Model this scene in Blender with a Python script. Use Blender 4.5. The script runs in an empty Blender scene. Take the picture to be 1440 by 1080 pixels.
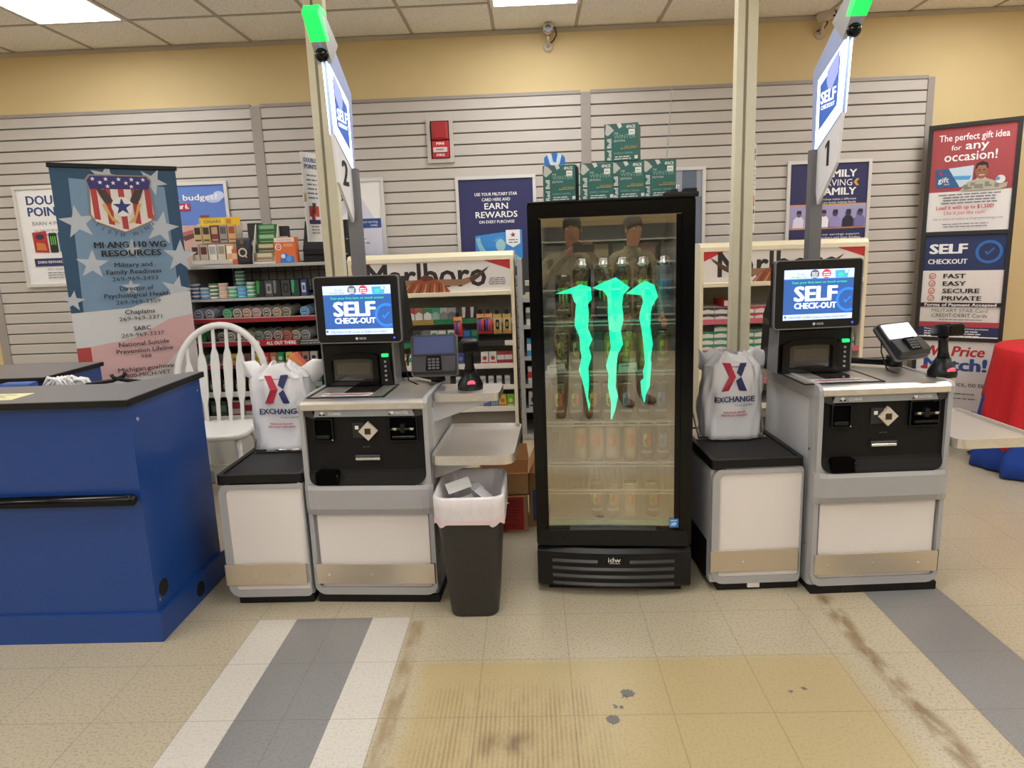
import bpy, bmesh, math, random
from mathutils import Vector, Matrix, Euler
random.seed(7)
C = bpy.context.scene.collection
S = bpy.context.scene
PI = math.pi
R = math.radians

# ---------------------------------------------------------------- camera
cd = bpy.data.cameras.new('camera'); cam = bpy.data.objects.new('camera', cd); C.objects.link(cam)
cd.sensor_width = 36.0; cd.lens = 980 / 1440 * 36; cd.clip_start = .02
PITCH, ROLL, YAW, EYE = R(10.95), R(-2.1), R(1.84), 1.42
_f = Vector((0, math.cos(PITCH), -math.sin(PITCH))); _r = Vector((1, 0, 0)); _u = _r.cross(_f)
_m = Matrix.Rotation(YAW, 3, 'Z')
_r2 = _m @ (math.cos(ROLL) * _r + math.sin(ROLL) * _u); _u2 = _m @ (-math.sin(ROLL) * _r + math.cos(ROLL) * _u); _f2 = _m @ _f
mw = Matrix((_r2, _u2, -_f2)).transposed().to_4x4(); mw.translation = (0, 0, EYE)
cam.matrix_world = mw; S.camera = cam
# ---------------------------------------------------------------- world, exposure (light comes from the ceiling troffers below)
w = bpy.data.worlds.new('world'); S.world = w; w.use_nodes = True
w.node_tree.nodes['Background'].inputs[0].default_value = (.8, .8, .8, 1)
w.node_tree.nodes['Background'].inputs[1].default_value = 0.05
S.view_settings.view_transform = 'Standard'; S.view_settings.look = 'None'
S.view_settings.gamma = 1; S.view_settings.use_curve_mapping = False
S.view_settings.exposure = 0.0
LIGHT = 15.0            # emission of each ceiling troffer

# ---------------------------------------------------------------- materials
def lin(c):
    c = c / 255
    return c / 12.92 if c <= .04045 else ((c + .055) / 1.055) ** 2.4
def rgb(c): return (lin(c[0]), lin(c[1]), lin(c[2]), 1)
MATS = {}
def mat(name, col, rough=.5, metal=0, emit=0, noise=.05, scale=30, bump=0, stretch=None, coat=0, spec=.5):
    if name in MATS: return MATS[name]
    m = bpy.data.materials.new(name); m.use_nodes = True
    nt = m.node_tree; b = nt.nodes['Principled BSDF']
    b.inputs['Roughness'].default_value = rough; b.inputs['Metallic'].default_value = metal
    b.inputs['Coat Weight'].default_value = coat; b.inputs['Specular IOR Level'].default_value = spec
    c = rgb(col)
    tc = nt.nodes.new('ShaderNodeTexCoord'); n = nt.nodes.new('ShaderNodeTexNoise')
    n.inputs['Scale'].default_value = scale; n.inputs['Detail'].default_value = 3
    src = tc.outputs['Object']
    if stretch:
        mp = nt.nodes.new('ShaderNodeMapping'); mp.inputs['Scale'].default_value = stretch
        nt.links.new(src, mp.inputs['Vector']); src = mp.outputs['Vector']
    nt.links.new(src, n.inputs['Vector'])
    mx = nt.nodes.new('ShaderNodeMix'); mx.data_type = 'RGBA'
    mx.inputs[6].default_value = tuple(max(0, x * (1 - noise)) for x in c[:3]) + (1,)
    mx.inputs[7].default_value = tuple(min(1, x * (1 + noise)) for x in c[:3]) + (1,)
    nt.links.new(n.outputs['Fac'], mx.inputs[0])
    nt.links.new(mx.outputs[2], b.inputs['Base Color'])
    if emit:
        nt.links.new(mx.outputs[2], b.inputs['Emission Color']); b.inputs['Emission Strength'].default_value = emit
    if bump:
        bp = nt.nodes.new('ShaderNodeBump'); bp.inputs['Strength'].default_value = bump; bp.inputs['Distance'].default_value = .002
        nt.links.new(n.outputs['Fac'], bp.inputs['Height']); nt.links.new(bp.outputs['Normal'], b.inputs['Normal'])
    MATS[name] = m; return m
def ink(r, g, b, rough=.55): return mat('ink_%d_%d_%d' % (r, g, b), (r, g, b), rough, noise=.03)
def glow(r, g, b, s=1.0): return mat('lit_%d_%d_%d_%d' % (r, g, b, int(s * 10)), (r, g, b), .5, emit=s, noise=0)

WHITE = mat('white_plastic', (226, 222, 216), .45)
BLACK = mat('black_plastic', (18, 18, 19), .4, spec=.3)
MATTEBLACK = mat('matte_black', (24, 23, 23), .55, spec=.25)
GLOSSBLACK = mat('gloss_black', (9, 9, 10), .14, spec=.3)
GREY = mat('grey_plastic', (158, 157, 156), .42)
DGREY = mat('dark_grey_plastic', (84, 84, 86), .5)
STEEL = mat('brushed_steel', (228, 224, 218), .34, .9, noise=.12, scale=60, stretch=(1, 14, 1))
STEELX = mat('brushed_steel_plate', (218, 206, 188), .38, 1, noise=.06, scale=60, stretch=(1, 1, 20))
CHROME = mat('chrome', (215, 215, 215), .12, 1, noise=.01)
CREAM = mat('cream_enamel', (226, 214, 184), .45)
POLE = mat('cream_post', (220, 212, 184), .5)
PGREY = mat('grey_enamel', (150, 147, 143), .45)
CARD = mat('brown_cardboard', (172, 128, 84), .85, noise=.1, scale=60, bump=.1)

# ---------------------------------------------------------------- mesh builder
class B:
    """collects shapes into ONE mesh; several materials allowed"""
    def __init__(s, M=None): s.v = []; s.f = []; s.mi = []; s.sm = []; s.mats = []; s.M = M or Matrix()
    def _m(s, m):
        if m not in s.mats: s.mats.append(m)
        return s.mats.index(m)
    def add(s, vs, fs, m, smooth=False, M=None):
        T = s.M @ M if M else s.M; o = len(s.v); k = s._m(m)
        s.v += [T @ Vector(v) for v in vs]
        for f in fs: s.f.append([o + i for i in f]); s.mi.append(k); s.sm.append(smooth)
    def box(s, x0, x1, y0, y1, z0, z1, m, bev=0, seg=2, M=None):
        if x0 > x1: x0, x1 = x1, x0
        if y0 > y1: y0, y1 = y1, y0
        if z0 > z1: z0, z1 = z1, z0
        vs = [(x, y, z) for x in (x0, x1) for y in (y0, y1) for z in (z0, z1)]
        fs = [(0, 1, 3, 2), (4, 6, 7, 5), (0, 4, 5, 1), (2, 3, 7, 6), (0, 2, 6, 4), (1, 5, 7, 3)]
        if bev:
            bm = bmesh.new(); bv = [bm.verts.new(v) for v in vs]
            for f in fs: bm.faces.new([bv[i] for i in f])
            bmesh.ops.bevel(bm, geom=bm.edges[:], offset=min(bev, .49 * min(x1 - x0, y1 - y0, z1 - z0)), segments=seg, profile=.6, affect='EDGES')
            bm.verts.index_update()
            vs = [v.co[:] for v in bm.verts]; fs = [[v.index for v in f.verts] for f in bm.faces]; bm.free()
        s.add(vs, fs, m, False, M)
    def loft(s, rings, m, cap=True, smooth=True, closed=True, M=None):
        n = len(rings[0]); vs = [p for r in rings for p in r]; fs = []
        for i in range(len(rings) - 1):
            for j in range(n if closed else n - 1):
                a = i * n + j; b = i * n + (j + 1) % n
                fs.append((a, b, b + n, a + n))
        s.add(vs, fs, m, smooth, M)
        if cap:
            s.add(rings[0], [list(range(n))[::-1]], m, False, M); s.add(rings[-1], [list(range(n))], m, False, M)
    def prism(s, pts, axis, a, b, m, smooth=False, M=None):
        """2-D outline swept along an axis: axis x -> pts are (y,z); y -> (x,z); z -> (x,y)"""
        def P(p, d): return {'x': (d, p[0], p[1]), 'y': (p[0], d, p[1]), 'z': (p[0], p[1], d)}[axis]
        s.loft([[P(p, a) for p in pts], [P(p, b) for p in pts]], m, True, smooth, True, M)
    def ring(s, outer, inner, axis, a, b, m, M=None):
        def P(p, d): return {'x': (d, p[0], p[1]), 'y': (p[0], d, p[1]), 'z': (p[0], p[1], d)}[axis]
        s.loft([[P(p, a) for p in outer], [P(p, b) for p in outer], [P(p, b) for p in inner], [P(p, a) for p in inner], [P(p, a) for p in outer]], m, False, False, True, M)
    def lathe(s, prof, m, n=20, o=(0, 0, 0), M=None, smooth=True, cap=True, sx=1, sy=1):
        rings = [[(o[0] + sx * r * math.cos(2 * PI * j / n), o[1] + sy * r * math.sin(2 * PI * j / n), o[2] + z) for j in range(n)] for r, z in prof]
        s.loft(rings, m, cap, smooth, True, M)
    def cyl(s, p0, p1, r, m, n=14, r1=None, smooth=True):
        p0 = Vector(p0); p1 = Vector(p1); d = (p1 - p0); L = d.length
        q = d.to_track_quat('Z', 'Y').to_matrix().to_4x4(); q.translation = p0
        s.lathe([(r, 0), (r if r1 is None else r1, L)], m, n, M=q, smooth=smooth)
    def tube(s, pts, r, m, n=8, closed=False):
        pts = [Vector(p) for p in pts]; rings = []; N = len(pts); up = Vector((0, 0, 1)); prev = None
        for i, p in enumerate(pts):
            if closed: t = pts[(i + 1) % N] - pts[i - 1]
            else: t = pts[min(i + 1, N - 1)] - pts[max(i - 1, 0)]
            t.normalize()
            if prev is None:
                a = t.cross(up)
                if a.length < .01: a = t.cross(Vector((1, 0, 0)))
            else: a = prev - t * prev.dot(t)
            a.normalize(); prev = a; b = t.cross(a); rr = r[i] if isinstance(r, (list, tuple)) else r
            rings.append([p + rr * (math.cos(2 * PI * j / n) * a + math.sin(2 * PI * j / n) * b) for j in range(n)])
        if closed: rings.append(rings[0])
        s.loft(rings, m, not closed, True)
    def ball(s, c, r, m, n=16, sc=(1, 1, 1), k=9):
        s.lathe([(max(1e-4, r * math.sin(PI * i / k)), -r * math.cos(PI * i / k)) for i in range(k + 1)], m, n, M=Matrix.Translation(c) @ Matrix.Diagonal((*sc, 1)))
    def build(s, name, parent=None, loc=(0, 0, 0), rot=(0, 0, 0)):
        me = bpy.data.meshes.new(name); me.from_pydata([tuple(v) for v in s.v], [], s.f); me.update()
        for m in s.mats: me.materials.append(m)
        me.polygons.foreach_set('material_index', s.mi); me.polygons.foreach_set('use_smooth', s.sm)
        bm = bmesh.new(); bm.from_mesh(me)
        bmesh.ops.remove_doubles(bm, verts=bm.verts[:], dist=1e-6) if len(s.v) < 60000 else None
        bm.to_mesh(me); bm.free(); me.update()
        o = bpy.data.objects.new(name, me); C.objects.link(o)
        o.location = loc; o.rotation_euler = rot
        if parent: o.parent = parent
        return o

def rrect(x0, x1, y0, y1, r, n=5):
    if not isinstance(r, (list, tuple)): r = [r] * 4      # bl br tr tl
    out = []
    for (cx, cy, a0, rr) in ((x0 + r[0], y0 + r[0], PI, r[0]), (x1 - r[1], y0 + r[1], 1.5 * PI, r[1]), (x1 - r[2], y1 - r[2], 0, r[2]), (x0 + r[3], y1 - r[3], .5 * PI, r[3])):
        for i in range(n + 1):
            a = a0 + .5 * PI * i / n; out.append((cx + rr * math.cos(a), cy + rr * math.sin(a)))
    return out

# lettering: outlines of the built-in typeface turned into flat polygons
_TX = {}
def glyphs(txt, bold):
    k = (txt, bold)
    if k not in _TX:
        cu = bpy.data.curves.new('lettering', 'FONT'); cu.body = txt; cu.size = 1; cu.resolution_u = 2; cu.offset = bold; cu.fill_mode = 'FRONT'
        o = bpy.data.objects.new('lettering', cu); me = o.to_mesh()
        _TX[k] = ([v.co[:2] for v in me.vertices], [list(p.vertices) for p in me.polygons])
        o.to_mesh_clear(); bpy.data.objects.remove(o); bpy.data.curves.remove(cu)
    return _TX[k]
class Face:
    """a flat printed face: u to the right, v up, layers laid over each other; kept in a B"""
    def __init__(s, b, o, u, v, e=.0005):
        s.b = b; s.o = Vector(o); s.u = Vector(u).normalized(); s.v = Vector(v).normalized(); s.n = s.u.cross(s.v); s.k = 0; s.e = e
    def P(s, p): return s.o + s.u * p[0] + s.v * p[1] + s.n * (s.e * s.k)
    def poly(s, pts, m, layer=True):
        if layer: s.k += 1
        ar = sum(pts[i - 1][0] * pts[i][1] - pts[i][0] * pts[i - 1][1] for i in range(len(pts)))
        if ar < 0: pts = pts[::-1]
        s.b.add([s.P(p) for p in pts], [list(range(len(pts)))], m)
    def rect(s, u0, u1, v0, v1, m, r=0, layer=True):
        s.poly(rrect(u0, u1, v0, v1, r) if r else [(u0, v0), (u1, v0), (u1, v1), (u0, v1)], m, layer)
    def disc(s, u, v, r, m, n=24, ry=None):
        ry = ry or r
        s.poly([(u + r * math.cos(2 * PI * i / n), v + ry * math.sin(2 * PI * i / n)) for i in range(n)], m)
    def hoop(s, u, v, r0, r1, m, n=28):
        s.k += 1; vs = []; fs = []
        for i in range(n):
            a = 2 * PI * i / n
            vs += [s.P((u + r * math.cos(a), v + r * math.sin(a))) for r in (r0, r1)]
            j = (i + 1) % n; fs.append((2 * i, 2 * i + 1, 2 * j + 1, 2 * j))
        s.b.add(vs, fs, m)
    def arc(s, u, v, r0, r1, m, a0, a1, n=28):
        s.k += 1; vs = []; fs = []
        for i in range(n + 1):
            a = R(a0 + (a1 - a0) * i / n); vs += [s.P((u + r * math.cos(a), v + r * math.sin(a))) for r in (r0, r1)]
            if i < n: fs.append((2 * i, 2 * i + 1, 2 * i + 3, 2 * i + 2))
        s.b.add(vs, fs, m)
    def star(s, u, v, r, m, rot=0, k=.4):
        s.poly([(u + (r if i % 2 == 0 else r * k) * math.sin(rot + PI * i / 5), v + (r if i % 2 == 0 else r * k) * math.cos(rot + PI * i / 5)) for i in range(10)], m)
    def tick(s, u, v, r, m):
        s.poly([(u - .5 * r, v), (u - .15 * r, v - .42 * r), (u + .6 * r, v + .4 * r), (u + .45 * r, v + .55 * r), (u - .13 * r, v - .1 * r), (u - .36 * r, v + .15 * r)], m)
    def text(s, t, u, v, h, m, w=None, al='c', bold=.0, sk=0, rot=0, sp=1):
        """cap height h, baseline v; w forces the width"""
        vs, fs = glyphs(t, 0)
        if not vs: return
        x0 = min(p[0] for p in vs); x1 = max(p[0] for p in vs); sc = h / .70; sx = sc * sp
        if w: sx = w / max(1e-6, x1 - x0)
        W = (x1 - x0) * sx; du = {'c': -W / 2, 'l': 0, 'r': -W}[al]
        s.k += 1; c, sn = math.cos(rot), math.sin(rot)
        bd = bold * sc * 1.1; offs = [(0, 0)] if not bold else [(bd * p, bd * q) for p, q in ((-1, -.6), (1, -.6), (-1, .6), (1, .6))] + ([(0, 0), (-1.6 * bd, 0), (1.6 * bd, 0)] if bold > .018 else [])
        for iq, (ox, oy) in enumerate(offs):          # heavy letters: the same outline struck several times
            out = []
            for p in vs:
                a = (p[0] - x0) * sx + du + sk * p[1] * sc + ox; b_ = p[1] * sc + oy
                out.append(s.P((u + a * c - b_ * sn, v + a * sn + b_ * c)) + s.n * (4e-5 * iq))
            s.b.add(out, fs, m)
    def lines(s, u0, u1, v, h, m, n=3, gap=1.9, al='c'):
        """copy too fine to read in the photo: rows of word-long strokes"""
        rn = random.Random(int(abs(u0 * 1e4) + abs(v * 1e4)) + n); s.k += 1
        for i in range(n):
            W = (u1 - u0) * (1 - .22 * rn.random()); a = (u0 + u1 - W) / 2 if al == 'c' else u0; end = a + W
            while a < end:
                q = min(end, a + h * (1.2 + 3.2 * rn.random()))
                s.rect(a, q, v - i * h * gap, v - i * h * gap + h * .62, m, layer=False); a = q + h * .5
# ---------------------------------------------------------------- objects
def thing(name, label, cat, loc=(0, 0, 0), rz=0, group=None, rot=None):
    o = bpy.data.objects.new(name, None); C.objects.link(o); o.empty_display_size = .05
    o.location = loc; o.rotation_euler = rot or (0, 0, rz)
    return tag(o, label, cat, group)
def tag(o, label, cat, group=None):
    o['label'] = label; o['category'] = cat
    if group: o['group'] = group
    return o
def struct(o): o['kind'] = 'structure'; return o
def dup(root, loc, rz=None, label=None, group=None):
    r = root.copy(); C.objects.link(r); r.location = loc
    if rz is not None: r.rotation_euler = (0, 0, rz)
    if label: r['label'] = label
    if group: r['group'] = group
    for ch in list(root.children):
        c = ch.copy(); C.objects.link(c); c.parent = r
        for g in ch.children:
            d = g.copy(); C.objects.link(d); d.parent = c
    return r
ORD = ['first', 'second', 'third', 'fourth', 'fifth', 'sixth', 'seventh', 'eighth', 'ninth', 'tenth', 'eleventh', 'twelfth', 'thirteenth', 'fourteenth']
def T(x=0, y=0, z=0, rz=0, rx=0, ry=0): return Matrix.Translation((x, y, z)) @ Euler((rx, ry, rz)).to_matrix().to_4x4()

# ================================================================ SETTING
def tile_mat(name, col, fleck, stain=False):
    m = bpy.data.materials.new(name); m.use_nodes = True; nt = m.node_tree; L = nt.links.new; b = nt.nodes['Principled BSDF']
    def N(t, **k):
        n = nt.nodes.new(t)
        for a, v in k.items(): setattr(n, a, v)
        return n
    tc = N('ShaderNodeTexCoord'); sx = N('ShaderNodeSeparateXYZ'); L(tc.outputs['Object'], sx.inputs[0])
    def math_(op, a, c=None):
        n = N('ShaderNodeMath', operation=op)
        for i, x in enumerate((a, c)):
            if x is None: continue
            if isinstance(x, (int, float)): n.inputs[i].default_value = x
            else: L(x, n.inputs[i])
        return n.outputs[0]
    def edge(o, off):
        f = math_('FRACT', math_('DIVIDE', math_('SUBTRACT', o, off), .3048))
        return math_('MINIMUM', f, math_('SUBTRACT', 1.0, f))
    ed = math_('MINIMUM', edge(sx.outputs['X'], .0942), edge(sx.outputs['Y'], 2.530))
    groove = math_('LESS_THAN', ed, .0045)
    n1 = N('ShaderNodeTexNoise'); n1.inputs['Scale'].default_value = 110; n1.inputs['Detail'].default_value = 4; L(tc.outputs['Object'], n1.inputs['Vector'])
    n2 = N('ShaderNodeTexNoise'); n2.inputs['Scale'].default_value = 2.2; n2.inputs['Detail'].default_value = 5; L(tc.outputs['Object'], n2.inputs['Vector'])
    cr = N('ShaderNodeValToRGB'); e = cr.color_ramp.elements
    e[0].position = .36; e[0].color = rgb(fleck); e[1].position = .5; e[1].color = rgb(col); L(n1.outputs['Fac'], cr.inputs[0])
    def mix(f, a, c, blend='MIX'):
        x = N('ShaderNodeMix', data_type='RGBA', blend_type=blend)
        if isinstance(f, (int, float)): x.inputs[0].default_value = f
        else: L(f, x.inputs[0])
        for i, q in ((6, a), (7, c)):
            if isinstance(q, tuple): x.inputs[i].default_value = q
            else: L(q, x.inputs[i])
        return x.outputs[2]
    out = mix(math_('MULTIPLY', n2.outputs['Fac'], .3), cr.outputs[0], rgb(tuple(int(x * .78) for x in col)))
    if stain:
        # worn yellow patch where a mat lay, brown strips of old adhesive, worn ribbed patch
        def band(o, a, c, soft, jit):
            j = math_('ADD', o, math_('MULTIPLY', math_('SUBTRACT', n2.outputs['Fac'], .5), jit))
            def ss(x0, x1):
                mr = N('ShaderNodeMapRange', interpolation_type='SMOOTHSTEP'); L(j, mr.inputs[0]); mr.inputs[1].default_value = x0; mr.inputs[2].default_value = x1; return mr.outputs[0]
            return math_('MULTIPLY', ss(a - soft, a + soft), math_('SUBTRACT', 1.0, ss(c - soft, c + soft)))
        pat = math_('MULTIPLY', band(sx.outputs['X'], -.43, 1.03, .05, .1), band(sx.outputs['Y'], 1.2, 2.215, .02, .05))
        out = mix(math_('MULTIPLY', pat, .62), out, rgb((174, 152, 98)))
        n3 = N('ShaderNodeTexNoise'); n3.inputs['Scale'].default_value = 9; n3.inputs['Detail'].default_value = 6
        mp = N('ShaderNodeMapping'); mp.inputs['Scale'].default_value = (2.2, .8, 1); L(tc.outputs['Object'], mp.inputs['Vector']); L(mp.outputs[0], n3.inputs['Vector'])
        thr = N('ShaderNodeMapRange'); L(n3.outputs['Fac'], thr.inputs[0]); thr.inputs[1].default_value = .4; thr.inputs[2].default_value = .58
        st = math_('MULTIPLY', math_('MULTIPLY', band(sx.outputs['X'], 1.11, 1.17, .025, .10), band(sx.outputs['Y'], .5, 2.64, .03, 0)), thr.outputs[0])
        out = mix(math_('MULTIPLY', st, .85), out, rgb((118, 92, 58)))
        thr2 = N('ShaderNodeMapRange'); L(n3.outputs['Fac'], thr2.inputs[0]); thr2.inputs[1].default_value = .3; thr2.inputs[2].default_value = .6
        st = math_('MULTIPLY', math_('MULTIPLY', band(sx.outputs['X'], -.505, -.455, .012, .03), band(sx.outputs['Y'], .5, 2.5, .02, 0)), thr2.outputs[0])
        out = mix(math_('MULTIPLY', st, .75), out, rgb((140, 116, 80)))
        wv = N('ShaderNodeTexWave'); wv.inputs['Scale'].default_value = 22; wv.inputs['Distortion'].default_value = .8; L(tc.outputs['Object'], wv.inputs['Vector'])
        rp = math_('MULTIPLY', math_('MULTIPLY', band(sx.outputs['X'], -.36, .16, .1, .2), band(sx.outputs['Y'], 1.2, 2.06, .07, .15)), math_('MULTIPLY', wv.outputs['Fac'], thr2.outputs[0]))
        out = mix(math_('MULTIPLY', rp, .5), out, rgb((118, 82, 52)))
        rp = math_('MULTIPLY', math_('MULTIPLY', band(sx.outputs['X'], -.17, -.05, .05, .1), band(sx.outputs['Y'], 1.76, 1.84, .03, .06)), thr2.outputs[0])
        out = mix(math_('MULTIPLY', rp, .7), out, rgb((70, 42, 30)))
        for (cx, cy, rr) in ((.27, 2.026, .022), (.21, 1.899, .021), (.245, 1.957, .008), (.225, 1.96, .008), (.262, 2.008, .008), (.838, 2.035, .007), (.79, 2.02, .006)):
            d = math_('SQRT', math_('ADD', math_('POWER', math_('SUBTRACT', sx.outputs['X'], cx), 2.0), math_('POWER', math_('SUBTRACT', sx.outputs['Y'], cy), 2.0)))
            d = math_('ADD', d, math_('MULTIPLY', math_('SUBTRACT', n1.outputs['Fac'], .5), .03))
            out = mix(math_('MULTIPLY', math_('LESS_THAN', d, rr), .85), out, rgb((72, 74, 84)))
    out = mix(math_('MULTIPLY', groove, .45), out, rgb((96, 84, 66)))
    L(out, b.inputs['Base Color'])
    rr = N('ShaderNodeMapRange'); L(n2.outputs['Fac'], rr.inputs[0]); rr.inputs[3].default_value = .22; rr.inputs[4].default_value = .42
    L(rr.outputs[0], b.inputs['Roughness'])
    return m
X0, X1, Y0, Y1, CEIL = -6.2, 6.2, -7.5, 5.1, 2.88
FT = tile_mat('vinyl_tile_beige', (186, 175, 151), (164, 149, 121), True)
FW_ = tile_mat('vinyl_tile_white', (206, 200, 190), (192, 184, 173))
FG = tile_mat('vinyl_tile_grey', (133, 131, 131), (122, 120, 118))
b = B(); b.box(X0, X1, Y0, Y1, -.1, 0, FT)
for (a, c, m, y0, y1) in ((-1.125, -.973, FW_, -7, 2.53), (-.973, -.668, FG, -7, 2.53), (-.668, -.516, FW_, -7, 2.53), (1.313, 1.618, FG, -7, 2.83)):
    b.add([(a, y0, .0005), (c, y0, .0005), (c, y1, .0005), (a, y1, .0005)], [(0, 1, 2, 3)], m)
struct(b.build('floor'))

WALL = mat('tan_wall_paint', (208, 186, 138), .7, noise=.04, scale=6)
b = B(); b.box(X0, X1, Y1, Y1 + .12, 0, CEIL, WALL); struct(b.build('wall_back'))
b = B(); b.box(X0 - .12, X0, Y0, Y1, 0, CEIL, WALL); struct(b.build('wall_left'))
b = B(); b.box(X1, X1 + .12, Y0, Y1, 0, CEIL, WALL); struct(b.build('wall_right'))
b = B(); b.box(X0, X1, Y0 - .12, Y0, 0, CEIL, WALL); struct(b.build('wall_front'))

# suspended ceiling: mineral tiles with fissures, T-bar grid as real strips
CT = bpy.data.materials.new('mineral_ceiling_tile'); CT.use_nodes = True
nt = CT.node_tree; pb = nt.nodes['Principled BSDF']; pb.inputs['Roughness'].default_value = .9
tc = nt.nodes.new('ShaderNodeTexCoord'); no = nt.nodes.new('ShaderNodeTexNoise'); no.inputs['Scale'].default_value = 110; no.inputs['Detail'].default_value = 5
cr = nt.nodes.new('ShaderNodeValToRGB'); cr.color_ramp.elements[0].position = .36; cr.color_ramp.elements[0].color = rgb((214, 207, 196)); cr.color_ramp.elements[1].position = .46; cr.color_ramp.elements[1].color = rgb((246, 242, 235))
nt.links.new(tc.outputs['Object'], no.inputs['Vector']); nt.links.new(no.outputs['Fac'], cr.inputs[0]); nt.links.new(cr.outputs[0], pb.inputs['Base Color'])
b = B(); b.box(X0, X1, Y0, Y1, CEIL, CEIL + .1, CT)
GRID = mat('ceiling_grid_bar', (176, 166, 150), .6)
TS = .554
gx = [-.2 + TS * i for i in range(-10, 12)]; gy = [4.55 - TS * i for i in range(0, 22)]
for x in gx: b.box(x - .011, x + .011, Y0, Y1, CEIL - .004, CEIL + .002, GRID)
for y in gy: b.box(X0, X1, y - .011, y + .011, CEIL - .0045, CEIL + .002, GRID)
struct(b.build('ceiling'))

# fluorescent troffers lying in the grid
DIFF = mat('lit_troffer_lens', (250, 250, 250), .5, emit=LIGHT, noise=0)
t0 = thing('ceiling_light', 'bright recessed ceiling light panel at the left end of the ceiling', 'ceiling light', (gx[10 - 5] + TS * .5, 4.0, CEIL), group='ceiling lights')
b = B(); b.ring(rrect(-.272, .272, -.545, .545, .004, 1), rrect(-.25, .25, -.523, .523, .004, 1), 'z', -.008, -.001, WHITE); b.build('frame', t0)
b = B(); b.box(-.25, .25, -.523, .523, -.006, -.002, DIFF); b.build('diffuser', t0)
dup(t0, (gx[10] + TS * .5, 4.08, CEIL), label='bright ceiling light panel above the glass door cooler')
for ix in (0, 5, 10, 15, 20):
    for y in (1.8, -.4, -2.6, -4.8):
        dup(t0, (gx[ix] + TS * .5, y, CEIL), label='recessed ceiling light panel behind the camera')
dup(t0, (gx[15] + TS * .5, 4.0, CEIL), label='recessed ceiling light panel out of sight over the right kiosk')
dup(t0, (gx[0] + TS * .5, 4.0, CEIL), label='recessed ceiling light panel beyond the left edge')
dup(t0, (gx[20] + TS * .5, 4.0, CEIL), label='recessed ceiling light panel beyond the right edge')

# slatwall: boards with a lip and a groove between them
SLAT = mat('slatwall_laminate', (188, 181, 174), .5, noise=.03, scale=8)
GRV = mat('slatwall_groove', (92, 86, 80), .7)
STRIP = mat('slatwall_strip', (150, 141, 135), .5)
n_trim = 0
def trim(b):
    global n_trim; n_trim += 1
    return struct(b.build('trim_%d' % n_trim))
ZT = 2.448; P3 = .0762
for (xa, xb) in ((-3.91, -1.915), (-1.845, .379), (.447, 2.72)):
    b = B(); b.box(xa, xb, Y1 - .008, Y1, .1, ZT, GRV)
    z = ZT
    while z > .15:
        zb = z - P3 + .0075
        b.prism([(Y1 - .008, zb), (Y1 - .008, z), (Y1 - .018, z), (Y1 - .018, z - .0), (Y1 - .022, z - .004), (Y1 - .022, zb + .003), (Y1 - .018, zb)], 'x', xa, xb, SLAT)
        z -= P3
    trim(b)
for (xa, xb) in ((-3.975, -3.91), (-1.915, -1.845), (.379, .447), (2.72, 2.765)):
    b = B(); b.box(xa, xb, Y1 - .028, Y1, .1, ZT + .01, STRIP); trim(b)
b = B()
for (xa, xb) in ((-3.91, -1.915), (-1.845, .379), (.447, 2.72)): b.box(xa, xb, Y1 - .03, Y1, ZT, ZT + .022, STRIP)
trim(b)
b = B(); b.box(X0, X1, Y1 - .012, Y1, 0, .1, mat('vinyl_base', (80, 72, 64), .5)); struct(b.build('baseboard_back'))
b = B()
b.prism([(Y1 - .02, CEIL - .004), (Y1, CEIL - .004), (Y1, CEIL - .03), (Y1 - .003, CEIL - .03)], 'x', X0, X1, GRID); trim(b)

# ================================================================ POSTERS AND FITTINGS ON THE SLATWALL
WP = (232, 230, 228); NAVY = (38, 40, 88); SILV = mat('poster_frame_silver', (206, 204, 202), .35, .3)
def poster(name, label, x0, x1, z0, z1, paper, draw, frame=SILV, fw=.022):
    W, H = x1 - x0, z1 - z0
    t = thing(name, label, 'poster', (x0, Y1 - .024, z0))
    b = B(); b.ring([(0, 0), (W, 0), (W, H), (0, H)], [(fw, fw), (W - fw, fw), (W - fw, H - fw), (fw, H - fw)], 'y', -.016, 0, frame)
    b.build('frame', t)
    b = B(); b.box(fw, W - fw, -.006, -.001, fw, H - fw, ink(*paper))
    F = Face(b, (0, -.0062, 0), (1, 0, 0), (0, 0, 1)); draw(F, W, H)
    b.build('print', t); return t
wt = ink(236, 236, 236); nv = ink(*NAVY); bk = ink(24, 24, 28); gy_ = ink(110, 110, 116); rd = ink(190, 40, 48)
def d1(F, W, H):
    F.text('DOUBLE', .09, H - .13, .062, ink(36, 66, 120), w=.33, al='l', bold=.02)
    F.text('POINTS', .09, H - .21, .062, ink(36, 66, 120), w=.30, al='l', bold=.02)
    F.text('EARN 4 POINTS', .11, H - .275, .026, gy_, al='l', w=.3)
    F.text('ON THE 1ST OF EVERY MONTH', .115, H - .32, .016, gy_, al='l', w=.3); F.text('MILITARY STAR CARD', .12, H - .35, .016, gy_, al='l', w=.26)
    F.poly([(.1, .25), (.205, .245), (.2, .4), (.095, .39)], ink(176, 40, 44)); F.disc(.15, .36, .032, ink(40, 40, 70), ry=.02); F.poly([(.115, .265), (.19, .262), (.18, .31), (.12, .32)], ink(206, 120, 60))
    F.rect(.215, .275, .245, .385, ink(28, 30, 30), .01)
    for k in range(3): F.rect(.226 + k * .015, .234 + k * .015, .3, .36, ink(90, 190, 60), layer=(k == 0))
    F.rect(.285, .34, .25, .39, ink(40, 90, 150), .01)
    F.rect(.085, W - .03, .15, .205, nv); F.text('EARN REWARDS FASTER', .11, .17, .018, wt, al='l', w=.3, bold=.01)
    F.text('APPLY TODAY', .17, .12, .014, gy_, al='l'); F.lines(.17, .4, .098, .009, gy_, 3, al='l')
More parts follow.
